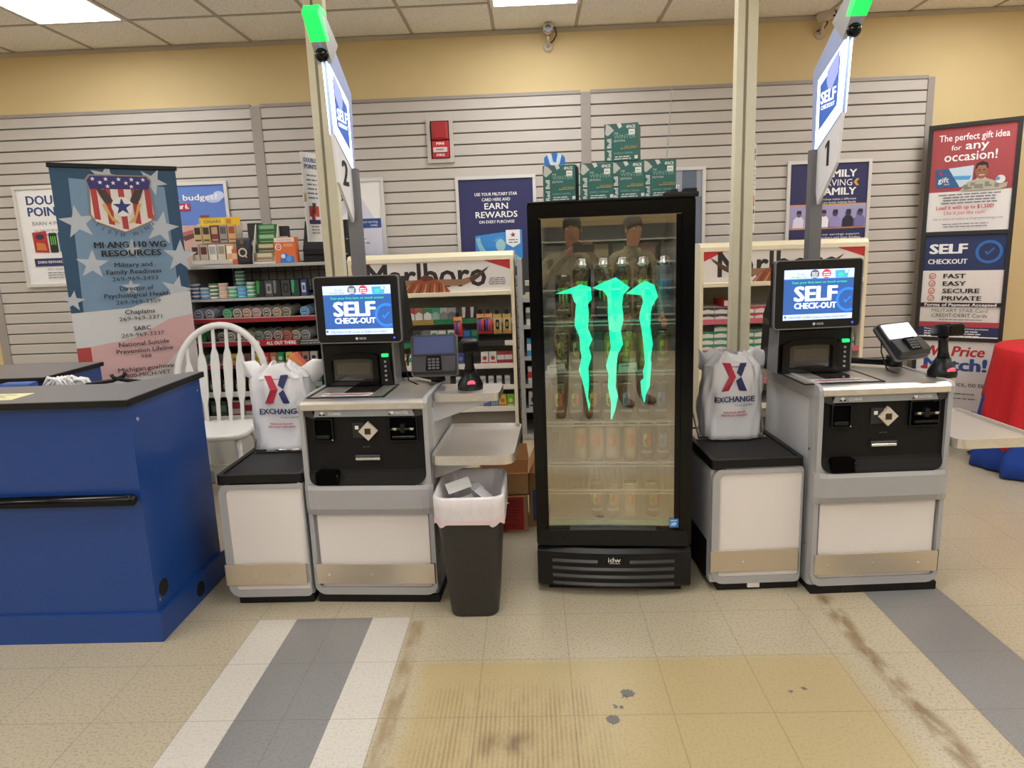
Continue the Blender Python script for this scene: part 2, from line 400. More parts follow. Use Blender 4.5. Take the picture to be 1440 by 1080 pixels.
poster('promotion_poster', 'white points promotion poster half hidden behind the tall blue banner', -3.69, -3.12, 1.27, 1.985, WP, d1)
def d2(F, W, H):
    F.rect(.022, W - .022, .3, H - .022, ink(92, 124, 196)); F.rect(.022, W - .022, .022, .42, ink(200, 160, 150))
    F.poly([(.022, .36), (.2, .37), (.42, .42), (.53, .46), (.53, .43), (.4, .36), (.022, .3)], ink(168, 96, 92)); F.poly([(.2, .34), (.535, .43), (.535, .41), (.22, .31)], ink(96, 60, 54))
    F.rect(.36, .405, .42, .475, ink(150, 70, 60)); F.rect(.35, .415, .475, .487, ink(120, 60, 54))
    F.rect(.1, .2, .12, .25, ink(110, 70, 74)); F.disc(.46, .6, .06, ink(176, 190, 226), ry=.03); F.disc(.5, .62, .04, ink(190, 202, 230), ry=.03)
    F.text('On a budget?', .27, H - .125, .04, wt, w=.44, bold=.02)
    F.rect(.1, .285, H - .195, H - .145, ink(186, 40, 58)); F.text('got your 6.', .275, H - .182, .034, wt, al='r', w=.165, bold=.02)
poster('housing_poster', 'poster of a house roof under blue sky behind the cigar display', -2.70, -2.135, 1.25, 1.968, WP, d2)
def d3(F, W, H):
    F.poly([(.022, .3), (.022, H - .022), (.34, H - .022), (.54, .35), (.54, .2), (.34, .022), (.2, .022), (.38, .22), (.42, .3), (.3, .5)], ink(210, 208, 222))
    F.text('10% OFF', .06, H - .155, .05, bk, al='l', w=.3, bold=.02); F.text('your first day', .06, H - .22, .022, gy_, al='l'); F.text('purchases', .06, H - .26, .022, gy_, al='l')
    F.rect(.022, W - .035, .38, .445, ink(40, 72, 140)); F.text('start earning', W - .06, .415, .016, wt, al='r'); F.text('today', W - .06, .392, .016, wt, al='r')
    F.lines(.06, .45, .33, .012, gy_, 4, 2.4, 'l'); F.lines(.2, .42, .2, .012, gy_, 1)
poster('discount_poster', 'white and lavender discount poster behind the left kiosk sign post', -1.585, -1.018, 1.225, 1.948, WP, d3)
def d4(F, W, H):
    F.text('USE YOUR MILITARY STAR', W / 2, H - .135, .021, wt, w=.30, bold=.012); F.text('CARD HERE AND', W / 2, H - .172, .021, wt, w=.2, bold=.012)
    F.text('EARN', W / 2, H - .228, .042, wt, w=.165, bold=.015); F.text('REWARDS', W / 2, H - .286, .042, wt, w=.295, bold=.015); F.text('ON EVERY PURCHASE', W / 2, H - .325, .02, wt, w=.25, bold=.012)
    F.poly([(.125, .12), (.46, .085), (.46, .345), (.125, .31)], ink(52, 132, 206))
    F.poly([(.13, .29), (.16, .3), (.165, .26), (.2, .2), (.24, .165), (.22, .11), (.18, .15), (.14, .24)], ink(126, 186, 196))
    F.poly([(.24, .1), (.26, .17), (.3, .2), (.36, .2), (.42, .165), (.455, .14), (.455, .09)], ink(140, 196, 202)); F.disc(.305, .24, .035, ink(150, 200, 204), ry=.042)
    for k in range(7): a = R(30 + 20 * k); F.poly([(.305 + .035 * math.cos(a), .25 + .03 * math.sin(a)), (.308 + .035 * math.cos(a), .252 + .03 * math.sin(a)), (.305 + .07 * math.cos(a), .25 + .062 * math.sin(a))], ink(176, 214, 230), layer=(k == 0))
    for k in range(4): F.poly([(.27 + k * .045, .1), (.276 + k * .045, .1), (.3 + k * .04, .19), (.296 + k * .04, .19)], ink(96, 150, 166), layer=(k == 0))
    F.poly([(.345, .345), (.445, .345), (.445, .25), (.395, .222), (.345, .25)], ink(232, 232, 236)); F.star(.395, .31, .022, ink(150, 40, 60)); F.lines(.36, .43, .272, .012, gy_, 2, 1.5)
poster('rewards_poster', 'navy rewards poster with a light blue card in the middle of the slatwall', -.512, .055, 1.21, 1.93, NAVY, d4)
def d5(F, W, H):
    F.rect(.022, W - .022, H - .2, H - .022, ink(150, 152, 162)); F.text('NO LIMIT!', .38, H - .14, .024, wt, al='r', w=.16, bold=.02)
    F.poly([(.022, H - .23), (.4, H - .19), (.4, H - .022), (.5, H - .022), (.5, .022), (.022, .022)], ink(92, 104, 122)); F.lines(.06, .4, .3, .02, wt, 4)
poster('slate_poster', 'slate blue poster mostly hidden behind the glass door cooler', .675, 1.238, 1.22, 1.936, (104, 112, 128), d5)
def d6(F, W, H):
    F.text('FAMILY', .35, H - .115, .048, wt, al='c', w=.25, bold=.022); F.text('SERVING', .33, H - .175, .044, wt, w=.235); F.text('FAMILY', .35, H - .235, .048, wt, w=.25, bold=.022)
    F.poly([(.475, H - .13), (.495, H - .13), (.477, H - .153), (.495, H - .176), (.475, H - .176), (.457, H - .153)], ink(214, 160, 60))
    F.text('Your purchase makes a difference', .33, H - .27, .014, wt, w=.3); F.text('we are family helping family', .35, H - .292, .014, wt, w=.26)
    F.rect(.022, W - .022, .265, .435, ink(206, 150, 90)); F.rect(.022, W - .022, .275, .425, ink(160, 154, 196))
    for k, (u, c1, c2) in enumerate(((.09, (96, 84, 130), (220, 216, 236)), (.17, (70, 60, 100), (200, 196, 226)), (.26, (120, 104, 150), (240, 238, 246)), (.34, (74, 60, 96), (150, 140, 190)), (.43, (50, 44, 70), (34, 30, 52)), (.51, (80, 70, 110), (120, 112, 168)))):
        F.poly([(u - .042, .277), (u + .032, .277), (u + .034, .33), (u + .018, .352), (u - .018, .352), (u - .038, .33)], ink(*c2)); F.disc(u, .37, .017, ink(*c1), 16, .022); F.poly([(u - .018, .372), (u + .018, .372), (u + .014, .395), (u - .014, .395)], ink(40, 34, 56))
    F.text('100% of our earnings support', .33, .22, .014, wt, w=.36); F.text('military members and their families.', .33, .198, .014, wt, w=.38)
poster('family_poster', 'navy poster with a violet photo strip behind the right kiosk sign post', 1.80, 2.375, 1.215, 1.945, NAVY, d6)

# fire alarm pull station in its grey surround
t = thing('fire_alarm', 'red fire alarm pull station in a grey surround on the slatwall', 'fire alarm', (-.6, Y1 - .024, 2.03))
b = B(); b.ring([(-.092, 0), (.092, 0), (.092, .305), (-.092, .305)], [(-.066, .027), (.066, .027), (.066, .277), (-.066, .277)], 'y', -.02, 0, SLAT); b.build('surround', t)
RED = mat('alarm_red', (186, 34, 40), .35); DRED = mat('alarm_red_cover', (160, 36, 40), .4)
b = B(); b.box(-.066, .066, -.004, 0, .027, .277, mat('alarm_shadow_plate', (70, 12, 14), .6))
b.box(-.055, .06, -.045, -.004, .15, .27, DRED, .008); b.box(-.045, .05, -.05, -.04, .16, .26, DRED, .004); b.build('sounder', t)
b = B(); b.box(-.055, .06, -.035, -.004, .03, .146, RED, .006)
F = Face(b, (0, -.0352, 0), (1, 0, 0), (0, 0, 1)); F.text('FIRE', .003, .118, .016, wt, w=.056, bold=.02); F.text('FIRE', .003, .042, .016, wt, w=.056, bold=.02); b.build('pull_station', t)
b = B(); b.box(-.048, .05, -.048, -.035, .066, .1, mat('alarm_handle', (206, 196, 190), .4), .005)
F = Face(b, (0, -.0482, 0), (1, 0, 0), (0, 0, 1)); F.lines(-.03, .035, .08, .012, gy_, 1); b.build('handle', t)

# two bullet security cameras high on the tan wall
def cctv(label, x, z, yaw, pitch):
    t = thing('security_camera', label, 'security camera', (x, Y1, z), 0, 'wall mounted security cameras'); t.scale = (.68, .68, .68)
    IV = mat('camera_ivory', (196, 182, 164), .45)
    b = B(); b.lathe([(.052, 0), (.052, .012), (.03, .026)], IV, 20, M=T(0, 0, 0, rx=PI / 2)); b.build('mount', t)
    b = B(); b.tube([(0, -.02, 0), (0, -.05, .01), (0, -.08, .05), (0, -.1, .085)], .016, IV); b.build('arm', t)
    M = T(0, -.1, .125, yaw, pitch)
    b = B(M); b.cyl((0, .06, 0), (0, -.09, 0), .042, IV, 20); b.prism([(x_, y_) for x_, y_ in rrect(-.048, .048, -.02, .048, .02)], 'y', -.11, .05, IV); b.build('housing', t)
    b = B(M); b.cyl((0, -.085, 0), (0, -.112, 0), .034, GLOSSBLACK, 20); b.build('lens', t)
    b = B(M); b.tube([(.02, .06, .02), (.07, .02, .03), (.085, .0, -.04), (.05, .03, -.09), (.02, .09, -.1)], .006, MATTEBLACK, 6); b.build('cable', t)
cctv('ivory security camera pointing down on the wall above the cooler', .165, 2.76, 0, .1)
cctv('ivory security camera half behind the right kiosk sign arm', 1.99, 2.765, R(50), R(-8))

# ================================================================ FLOOR TO CEILING POSTS
def post(label, x, y):
    t = thing('ceiling_post', label, 'post', (x, y, 0), 0, 'cream posts from floor to ceiling')
    b = B(); b.box(-.046, -.012, -.03, .03, .0, CEIL - .005, POLE, .004); b.box(.0, .046, -.03, .03, 0, CEIL - .005, POLE, .004); b.box(-.014, .002, -.02, .03, 0, CEIL - .005, POLE); b.build('column', t)
    b = B(); b.ring(rrect(-.09, .09, -.07, .07, .005, 2), rrect(-.047, .047, -.031, .031, .001, 2), 'z', 0, .012, POLE); b.build('foot_plate', t)
    b = B(); b.box(-.011, -.001, -.0225, -.02, .05, CEIL - .05, mat('post_slot', (150, 142, 118), .7)); b.build('slot', t)
post('cream ceiling post just left of the left kiosk sign', -.955, 3.45)
post('cream ceiling post between the cooler and the right kiosk', 1.0, 3.4)
def flag(label, x, y, z, rz, h=.40):
    t = thing('hanging_flag_sign', label, 'sign', (x, y, z), rz, 'narrow points flags on the posts')
    b = B(); b.box(0, .12, -.0015, .0015, 0, h, ink(228, 226, 226))
    for o, u in (((0, -.002, 0), (1, 0, 0)), ((.12, .002, 0), (-1, 0, 0))):
        F = Face(b, o, u, (0, 0, 1), .0003); F.text('DOUBLE', .06, h - .045, .02, ink(36, 66, 120), w=.085, bold=.02); F.text('POINTS', .06, h - .075, .02, ink(36, 66, 120), w=.085, bold=.02)
        F.lines(.02, .1, h - .11, .011, gy_, 6)
        for k, (p, q, cc) in enumerate(((.025, .15, (176, 50, 44)), (.05, .165, (60, 50, 60)), (.07, .15, (200, 80, 50)), (.04, .13, (150, 40, 40)))): F.rect(p, p + .025, q - .03, q + .02, ink(*cc), layer=False)
        F.rect(.02, .1, .085, .105, nv); F.lines(.03, .09, .07, .008, gy_, 3)
    b.build('panel', t)
    b = B(); b.box(-.004, .012, -.004, .004, h * .45, h * .55, CHROME); b.build('clip', t)
flag('white points flag sticking out left of the left cream post', -1.072, 3.42, 1.49, R(66), .42)
flag('white points flag sticking out right of the right cream post', 1.037, 3.4, 1.46, R(62), .41)

# ================================================================ TALL THREE PANEL SIGN BY THE RIGHT WALL END
ax, ay, bx_, by_ = 2.70, 4.98, 3.13, 4.70
W = math.hypot(bx_ - ax, by_ - ay); rz = math.atan2(by_ - ay, bx_ - ax)
t = thing('poster_stand', 'tall black framed stand of three stacked signs at the right', 'sign stand', (ax, ay, 0), rz)
FRM = mat('stand_frame_black', (38, 36, 35), .45)
ZB, Z1_, ZTP = .69, 1.405, 2.125; bw = .026
b = B(); b.box(0, bw, -.02, .012, 0, ZTP, FRM); b.box(W - bw, W, -.02, .012, 0, ZTP, FRM)
for z in (ZB, Z1_, ZTP - bw): b.box(bw, W - bw, -.02, .012, z, z + bw, FRM)
b.box(bw, W - bw, .004, .01, .05, ZTP - bw, DGREY); b.build('frame', t)
b = B(); b.box(-.02, W + .02, -.12, .06, 0, .02, FRM, .004); b.build('base', t)
u0, u1 = bw, W - bw
b = B(); b.box(u0, u1, -.008, .003, Z1_ + bw, ZTP - bw, ink(228, 224, 222)); F = Face(b, (0, -.0082, 0), (1, 0, 0), (0, 0, 1))
RB = ink(164, 70, 74); F.rect(u0, u1, 1.69, ZTP - bw, RB)
F.text('The perfect gift idea', W / 2, 2.015, .042, wt, w=.385, bold=.01); F.text('for', W / 2 - .12, 1.955, .032, wt, w=.055, al='l', bold=.01); F.text('any', W / 2 - .04, 1.955, .052, wt, w=.125, al='l', bold=.015); F.text('occasion!', W / 2 - .01, 1.885, .058, wt, w=.29, bold=.012)
F.poly([(.06, 1.72), (.2, 1.715), (.13, 1.84), (.055, 1.838)], ink(52, 92, 140)); F.poly([(.2, 1.715), (.265, 1.735), (.27, 1.85), (.13, 1.84)], ink(196, 212, 226)); F.poly([(.17, 1.765), (.25, 1.76), (.26, 1.785), (.16, 1.79)], ink(80, 156, 206))
F.text('gift', .075, 1.752, .034, wt, w=.06, al='l', bold=.01); F.text('card', .11, 1.735, .012, wt, al='l'); F.text('X', .085, 1.8, .022, rd, bold=.03)
F.poly([(.2, 1.69), (.42, 1.69), (.455, 1.70), (.46, 1.73), (.41, 1.725), (.4, 1.74), (.34, 1.765), (.3, 1.765), (.24, 1.745)], ink(176, 172, 154))
for k in range(14): q = random.random() * .22; F.rect(.21 + q, .235 + q, 1.695 + random.random() * .04, 1.702 + random.random() * .04, ink(136, 132, 116), layer=(k == 0))
F.poly([(.285, 1.755), (.345, 1.755), (.335, 1.775), (.295, 1.775)], ink(190, 186, 180)); F.disc(.315, 1.81, .036, ink(150, 98, 74), ry=.05); F.poly([(.279, 1.825), (.351, 1.825), (.345, 1.86), (.315, 1.872), (.285, 1.86)], ink(34, 28, 28)); F.poly([(.285, 1.82), (.345, 1.82), (.335, 1.846), (.295, 1.846)], ink(158, 104, 80)); F.rect(.302, .332, 1.782, 1.787, ink(226, 214, 206)); F.rect(.296, .308, 1.815, 1.82, ink(40, 28, 26)); F.rect(.322, .334, 1.815, 1.82, ink(40, 28, 26))
F.disc(.42, 1.75, .026, ink(222, 216, 212)); F.disc(.405, 1.755, .012, ink(90, 150, 196))
F.lines(.08, W - .08, 1.665, .012, gy_, 4, 1.5)
F.text('Load it with up to $1,500!', W / 2 - .02, 1.575, .024, rd, w=.32, bold=.015); F.text('Use it just like cash!', W / 2 - .02, 1.54, .024, rd, w=.23, sk=.2); F.text('Use in store or online at shopmyexchange.com', W / 2, 1.505, .016, gy_, w=.39); F.lines(.1, W - .12, 1.475, .009, gy_, 2)
b.build('gift_card_panel', t)
b = B(); b.box(u0, u1, -.008, .003, ZB + bw, Z1_, ink(226, 222, 216)); F = Face(b, (0, -.0082, 0), (1, 0, 0), (0, 0, 1))
F.rect(u0, u1, 1.17, Z1_, ink(36, 50, 92)); F.text('SELF', .165, 1.285, .062, wt, w=.21, bold=.035); F.text('CHECKOUT', .165, 1.215, .032, wt, w=.225, bold=.02)
F.hoop(.395, 1.29, .058, .076, ink(48, 106, 178)); F.tick(.395, 1.29, .05, ink(48, 106, 178))
for k, s_ in enumerate(('FAST', 'EASY', 'SECURE', 'PRIVATE')):
    v = 1.118 - k * .05; F.text(s_, .15, v, .03, bk, w=(.125, .13, .21, .225)[k], al='l', bold=.02); F.hoop(.085, v + .015, .016, .021, ink(196, 90, 76), 16); F.tick(.085, v + .013, .02, ink(196, 90, 76))
F.rect(u0, u1, .925, .953, bk); F.text('Forms of Payment Accepted', W / 2, .929, .02, wt, w=.41, bold=.02)
F.text('MILITARY STAR Card', W / 2, .888, .024, gy_, w=.32); F.text('CREDIT/DEBIT Cards', W / 2, .855, .024, bk, w=.32); F.lines(.12, W - .1, .835, .008, gy_, 1)
F.rect(u0, u1, .788, .822, ink(176, 60, 70)); F.rect(u0, u1, ZB + bw, .787, ink(38, 46, 84)); F.text('Please see cashier with age restricted purchases', .06, .77, .012, wt, w=.37, al='l', bold=.01); F.lines(.06, .41, .753, .011, wt, 3, 1.4, 'l'); F.rect(u0, u1, ZB + bw, ZB + bw + .008, wt)
b.build('self_checkout_panel', t)
b = B(); b.box(u0, u1, -.008, .003, .04, ZB, ink(224, 222, 222)); F = Face(b, (0, -.0082, 0), (1, 0, 0), (0, 0, 1))
F.text('We Price', W / 2 - .02, .585, .07, rd, w=.36, sk=.2, bold=.02); F.text('Match!', W / 2 + .0, .485, .085, ink(44, 84, 150), w=.36, bold=.03); F.poly([(.05, .5), (.09, .525), (.09, .47)], rd)
F.text('Lowest price, no tax!', W - .05, .375, .036, bk, w=.36, al='r'); F.lines(.15, W - .1, .32, .011, gy_, 2, 3); F.lines(.15, W - .08, .2, .01, gy_, 3); F.lines(.15, W - .1, .14, .01, gy_, 2)
F.poly([(.4, .1), (.42, .1), (.445, .075), (.42, .05), (.4, .05), (.425, .075)], rd); F.poly([(.47, .1), (.49, .1), (.465, .075), (.49, .05), (.47, .05), (.445, .075)], nv)
b.build('price_match_panel', t)

# ================================================================ ROLL-UP BANNER
A_ = Vector((-2.616, 3.90, 0)); E_ = Vector((-2.10, 4.27, 0)); W = (E_ - A_).length; rz = math.atan2(E_.y - A_.y, E_.x - A_.x); H = 1.955
t = thing('rollup_banner', 'tall blue and pink resources banner on a roll-up stand behind the blue counter', 'banner', A_, rz)
b = B(); b.box(0, W, -.003, 0, .1, H, ink(104, 132, 158)); F = Face(b, (0, -.0032, 0), (1, 0, 0), (0, 0, 1), .0003)
DB = ink(44, 78, 106); F.rect(0, W, H - .2, H, DB); F.rect(0, .085, 1.1, H, DB); F.rect(W - .075, W, 1.2, H, DB)
F.poly([(.06, 1.1), (W - .06, 1.1), (W - .07, H - .1), (.085, H - .06)], ink(118, 146, 172))
LS = ink(186, 192, 198)
for (u, v, r_, q) in ((.27, 1.9, .085, .2), (W - .13, 1.885, .08, .5), (.1, 1.655, .095, -.1), (.52, 1.62, .1, .25), (.14, 1.42, .085, .1), (W - .03, 1.45, .1, .1), (.35, 1.5, .06, .1), (.56, 1.25, .09, .3), (.32, 1.28, .05, 0), (.02, 1.22, .06, .2)): F.star(min(max(u, .02), W - .02), v, r_, LS, q)
F.poly([(0, .1), (W, .1), (W, 1.24), (.5, 1.225), (.3, 1.16), (0, 1.15)], ink(206, 206, 206))
F.poly([(.05, .1), (W, .1), (W, 1.1), (.5, 1.08), (.3, .98), (.05, .95)], ink(208, 168, 166)); F.rect(0, .07, .1, .95, ink(176, 66, 62)); F.poly([(.08, .1), (W, .1), (W, .98), (.55, .9), (.45, .8), (.3, .75), (.08, .73)], ink(212, 204, 202))
SH = [(.17, 1.885), (.19, 1.91), (.47, 1.91), (.49, 1.885), (.478, 1.84), (.49, 1.7), (.47, 1.66), (.33, 1.6), (.19, 1.66), (.17, 1.7), (.182, 1.84)]
F.poly([(.33 + (u - .33) * 1.05, 1.76 + (v - 1.76) * 1.05) for u, v in SH], ink(150, 132, 112)); F.poly(SH, ink(226, 216, 206)); F.poly([(.17, 1.885), (.19, 1.91), (.47, 1.91), (.49, 1.885), (.479, 1.838), (.181, 1.838)], ink(56, 48, 112))
for k in range(5):
    u = .182 + k * .068; yb = 1.6 + .06 * min(1, abs(u + .015 - .33) / .14)
    F.poly([(u, 1.838), (u + .03, 1.838), (u + .032, yb + .01), (u + .002, yb + .016)], ink(180, 60, 62), layer=(k == 0))
for (u, v) in ((.2, 1.893), (.265, 1.893), (.33, 1.893), (.395, 1.893), (.455, 1.893), (.235, 1.874), (.3, 1.872), (.365, 1.872), (.425, 1.874), (.27, 1.853), (.39, 1.853)): F.star(u, v, .013, wt)
for s_ in (-1, 1): F.poly([(.33 + s_ * .12, 1.84), (.33 + s_ * .075, 1.835), (.33 + s_ * .05, 1.79), (.33 + s_ * .04, 1.765), (.33 + s_ * .08, 1.755), (.33 + s_ * .1, 1.79)], ink(72, 54, 48)); F.poly([(.33 + s_ * .1, 1.755), (.33 + s_ * .08, 1.755), (.33 + s_ * .06, 1.69), (.33 + s_ * .02, 1.645), (.33 + s_ * .06, 1.66)], ink(214, 164, 84))
F.disc(.33, 1.74, .055, ink(232, 226, 222)); F.star(.33, 1.74, .05, ink(44, 56, 122))
for k, ch in enumerate('110TH WING'):
    a = R(-44 + k * 88 / 9); F.text(ch, .33 + .21 * math.sin(a), 1.795 - .225 * math.cos(a), .024, ink(44, 66, 120), rot=a)
tx = ink(26, 24, 30); cu_ = .347
for (s_, v, h, w_, bo) in (('MI ANG 110 WG', 1.51, .034, .37, .02), ('RESOURCES', 1.462, .034, .307, .02), ('Military and', 1.40, .025, .197, .012), ('Family Readiness', 1.36, .025, .287, .012), ('269-969-3493', 1.32, .023, .24, 0), ('Director of', 1.263, .025, .176, .012), ('Psychological Health', 1.224, .025, .345, .012), ('269-969-3309', 1.184, .023, .236, 0), ('Chaplains', 1.125, .025, .158, .012), ('269-969-3371', 1.087, .023, .228, 0), ('SARC', 1.026, .025, .09, .012), ('269-969-3337', .99, .023, .228, 0), ('National Suicide', .937, .025, .268, .012), ('Prevention Lifeline', .896, .025, .303, .012), ('988', .86, .022, .057, 0), ('Michigan.gov/mvaa', .787, .025, .314, .012), ('800-MICH-VET', .75, .023, .24, .006)):
    F.text(s_, cu_, v, h, tx, w=w_, bold=bo)
b.build('banner_print', t)
b = B(); b.box(-.01, W + .01, -.012, .008, H - .005, H + .02, BLACK, .004); b.build('top_rail', t)
b = B(); b.prism(rrect(-.06, .06, 0, .1, .02), 'x', -.01, W + .01, mat('banner_base_silver', (160, 160, 160), .35, .6), M=T(0, .03, 0)); b.build('base', t)
b = B(); b.cyl((W / 2, .03, .1), (W / 2, .012, H), .008, PGREY); b.build('pole', t)

# ================================================================ SELF CHECKOUT KIOSKS (local origin: middle of the front, floor)
SCR_D = glow(46, 88, 156, .85); SCR_W = glow(196, 212, 242, .8); SCR_T = glow(232, 240, 252, .9); SCR_G = glow(56, 210, 140, 1.0); SCR_L = glow(44, 118, 214, 1.0); SCR_R = glow(214, 56, 72, 1.0); SCR_K = glow(84, 92, 104, 1.0); SCR_C = glow(64, 158, 222, 1.0); SCR_N = glow(60, 80, 130, 1.0)
SIGN_GLOW = glow(214, 232, 255, 3.2); SIGN_BODY = glow(140, 152, 186, .35); SIGN_BLUE = glow(48, 84, 160, .9); SIGN_LAV = glow(140, 150, 210, .9); SIGN_TXT = glow(235, 242, 255, 1.0); GREENLAMP = glow(30, 255, 92, 1.1)
GREYB = mat('grey_sign_post', (112, 111, 114), .45, .2)
DARKGLASS = mat('dark_scanner_glass', (40, 38, 36), .08, coat=1)
PANEL = mat('white_laminate_panel', (224, 217, 212), .4, noise=.02, scale=5)
GREYS = mat('silver_grey_shell', (164, 163, 164), .4, noise=.02)
GREYL = mat('light_grey_side', (188, 187, 189), .4, noise=.02)
FASC = mat('fascia_black', (27, 26, 25), .6, spec=.15)
HW = .2575; YD = .53
def kiosk(num, label, cx, cy, rz, tdx, mdx, pdx, term, tscreen, shelf):
    t = thing('self_checkout_kiosk', label, 'self checkout', (cx, cy, 0), rz, 'self checkout kiosks')
    # --- body shell with side panels
    b = B(); b.prism(rrect(-HW, HW, .006, YD, [.02, .02, .01, .01]), 'z', .035, .826, GREYS)
    for s in (-1, 1):
        b.box(s * (HW + .0015), s * (HW - .004), .07, YD - .02, .05, .8, GREYL)
        for z in (.2, .6): b.cyl((s * (HW + .001), .05, z), (s * (HW + .004), .05, z), .004, DGREY, 8)
    b.build('cabinet', t)
    b = B(); b.box(-HW + .006, HW + .004, -.004, YD - .02, 0, .036, MATTEBLACK, .004)
    for x in (-.13, .08): b.box(x, x + .05, -.006, .01, .008, .028, BLACK, .003)
    b.build('plinth', t)
    # --- lower door: rounded grey frame, white panel, kick plate
    b = B(); b.ring(rrect(-HW, HW, .038, .392, [.045, .045, .004, .004]), rrect(-HW + .018, HW - .016, .07, .388, [.02, .02, .004, .004]), 'y', -.012, .02, GREYS); b.build('door_frame', t)
    b = B(); b.prism(rrect(-HW + .03, HW - .026, .062, .388, .01), 'y', .0, .015, PANEL); b.build('door_panel', t)
    b = B(); b.box(-HW + .012, HW - .008, -.018, -.012, .088, .176, STEELX, .002)
    for x in (-.19, -.01, .17): b.cyl((x, -.017, .13), (x, -.0205, .13), .005, CHROME, 10)
    b.box(HW - .012, HW - .006, -.017, .02, .09, .176, MATTEBLACK); b.build('kick_plate', t)
    # --- bowed grey collector band
    prof = [(.010, .385), (-.022, .392), (-.034, .42), (-.036, .5), (-.03, .517), (.01, .517)]
    b = B(); rings = []
    for x, k in ((-HW - .004, .4), (-HW + .012, .8), (-HW + .04, 1), (0, 1.05), (HW - .04, 1), (HW - .012, .8), (HW + .006, .4)): rings.append([(x, y * k if y < 0 else y, z) for y, z in prof])
    b.loft(rings, GREYS, True, False); b.build('collector_band', t)
    # --- black note and coin fascia in a grey surround
    out = rrect(-HW, HW, .5, .83, [.02, .02, .004, .004]); inn = rrect(-HW + .018, HW - .018, .516, .822, [.045, .045, .004, .004], 6)
    out = rrect(-HW, HW, .5, .83, [.02, .02, .004, .004], 6)
    b = B(); b.ring(out, inn, 'y', -.016, .012, GREYS); b.build('fascia_surround', t)
    b = B(); f = HW - .018
    b.loft([[(x * (f - q), y, z) for x in (-1, 1)] for y, z, q in ((-.004, .824, 0), (-.004, .80, 0), (.003, .792, 0), (-.002, .575, 0), (-.006, .562, 0), (-.018, .542, .004), (-.026, .53, .014), (-.03, .522, .028), (-.031, .517, .045))], FASC, False, False, False)
    b.box(-f, f, .003, .012, .514, .824, FASC)
    for s in (-1, 1): b.prism([(s * f, .8), (s * f, .824), (s * (f - .03), .824), (s * (f - .045), .785)], 'y', -.008, .006, mat('fascia_shoulder', (52, 50, 50), .5))
    b.build('fascia', t)
    b = B(); b.prism([(-.2, .795), (.205, .795), (.195, .823), (-.192, .823)], 'y', -.009, 0, mat('label_strip_grey', (150, 153, 156), .45)); F = Face(b, (0, -.0092, 0), (1, 0, 0), (0, 0, 1))
    F.text('COINS', -.14, .802, .011, wt, al='l', w=.05, bold=.01); F.text('NOTES', .13, .803, .011, wt, al='l', w=.05, bold=.01)
    F.disc(-.165, .809, .008, wt, 12); F.poly([(-.18, .801), (-.172, .809), (-.164, .801)], bk); F.poly([(-.166, .801), (-.158, .809), (-.15, .801)], bk); F.rect(.108, .124, .804, .815, wt); F.rect(.102, .112, .799, .808, ink(90, 92, 94))
    b.build('label_strip', t)
    def pocket(name, x0, x1, z0, z1, extra):
        b = B(); b.ring(rrect(x0, x1, z0, z1, .008), rrect(x0 + .006, x1 - .006, z0 + .006, z1 - .006, .006), 'y', -.011, .002, GLOSSBLACK)
        b.prism(rrect(x0 + .005, x1 - .005, z0 + .005, z1 - .005, .006), 'y', -.003, .0, mat('pocket_black', (4, 4, 4), .8, spec=.05)); extra(b); b.build(name, t)
    pocket('coin_tray', -.205, -.125, .695, .79, lambda b: (b.box(-.195, -.14, -.018, -.003, .706, .722, BLACK, .004), b.cyl((-.132, -.012, .703), (-.128, -.012, .699), .003, CHROME, 6)))
    def bill(b):
        b.box(.112, .205, -.02, -.003, .705, .717, GLOSSBLACK, .004); b.box(.108, .2, -.024, -.003, .737, .75, GLOSSBLACK, .005); b.box(.148, .166, -.026, -.003, .73, .764, BLACK, .003)
        for s in (.118, .186): b.prism([(s, .744), (s + .012, .74), (s + .018, .75), (s + .002, .751)], 'y', -.026, -.022, CHROME)
    pocket('note_acceptor', .098, .215, .69, .795, bill)
    b = B(); b.prism([(.015 - .038, .735), (.015, .697), (.053, .735), (.015, .773)], 'y', -.014, .002, mat('reader_bezel', (196, 186, 172), .4)); b.box(.003, .027, -.0155, -.01, .723, .747, mat('reader_window', (54, 34, 24), .3)); b.build('barcode_window', t)
    b = B(); b.box(-.05, .0, -.0035, .004, .705, .768, mat('indicator_black', (30, 30, 30), .4), .002); b.box(-.038, -.024, -.006, -.002, .742, .756, WHITE); b.build('indicator', t)
    b = B(); b.prism(rrect(-.05, .062, .61, .642, .006), 'y', -.006, .002, BLACK); b.box(-.044, .056, -.012, -.004, .616, .628, CHROME, .003); b.box(-.044, .056, -.009, -.004, .63, .636, DGREY); F = Face(b, (0, -.0035, 0), (1, 0, 0), (0, 0, 1)); F.lines(-.015, .02, .668, .006, ink(70, 70, 70), 1); b.build('receipt_slot', t)
    b = B(); b.prism(rrect(-.205, -.112, .522, .578, [.004, .004, .014, .014]), 'y', -.034, .0, mat('pocket_black', (4, 4, 4), .8, spec=.05)); b.tube([(-.118, -.036, .535), (-.114, -.036, .55), (-.118, -.036, .566)], .003, GLOSSBLACK, 6); b.build('coin_return', t)
    # --- stainless top, rolled front edge, side rails
    b = B(); b.prism([(-.022, .826), (-.022, .848), (-.014, .858), (0, .862), (YD, .862), (YD, .826)], 'x', -HW + .012, HW - .014, STEEL)
    b.build('worktop', t)
    for s in (-1, 1): b = B(); b.prism([(-.018, .82), (-.02, .846), (-.01, .86), (.02, .866), (YD, .868), (YD, .82)], 'x', s * (HW - .016), s * (HW + .002), GREYS); b.build('edge_rail', t)
    # --- flat scanner window with its card
    sx = tdx
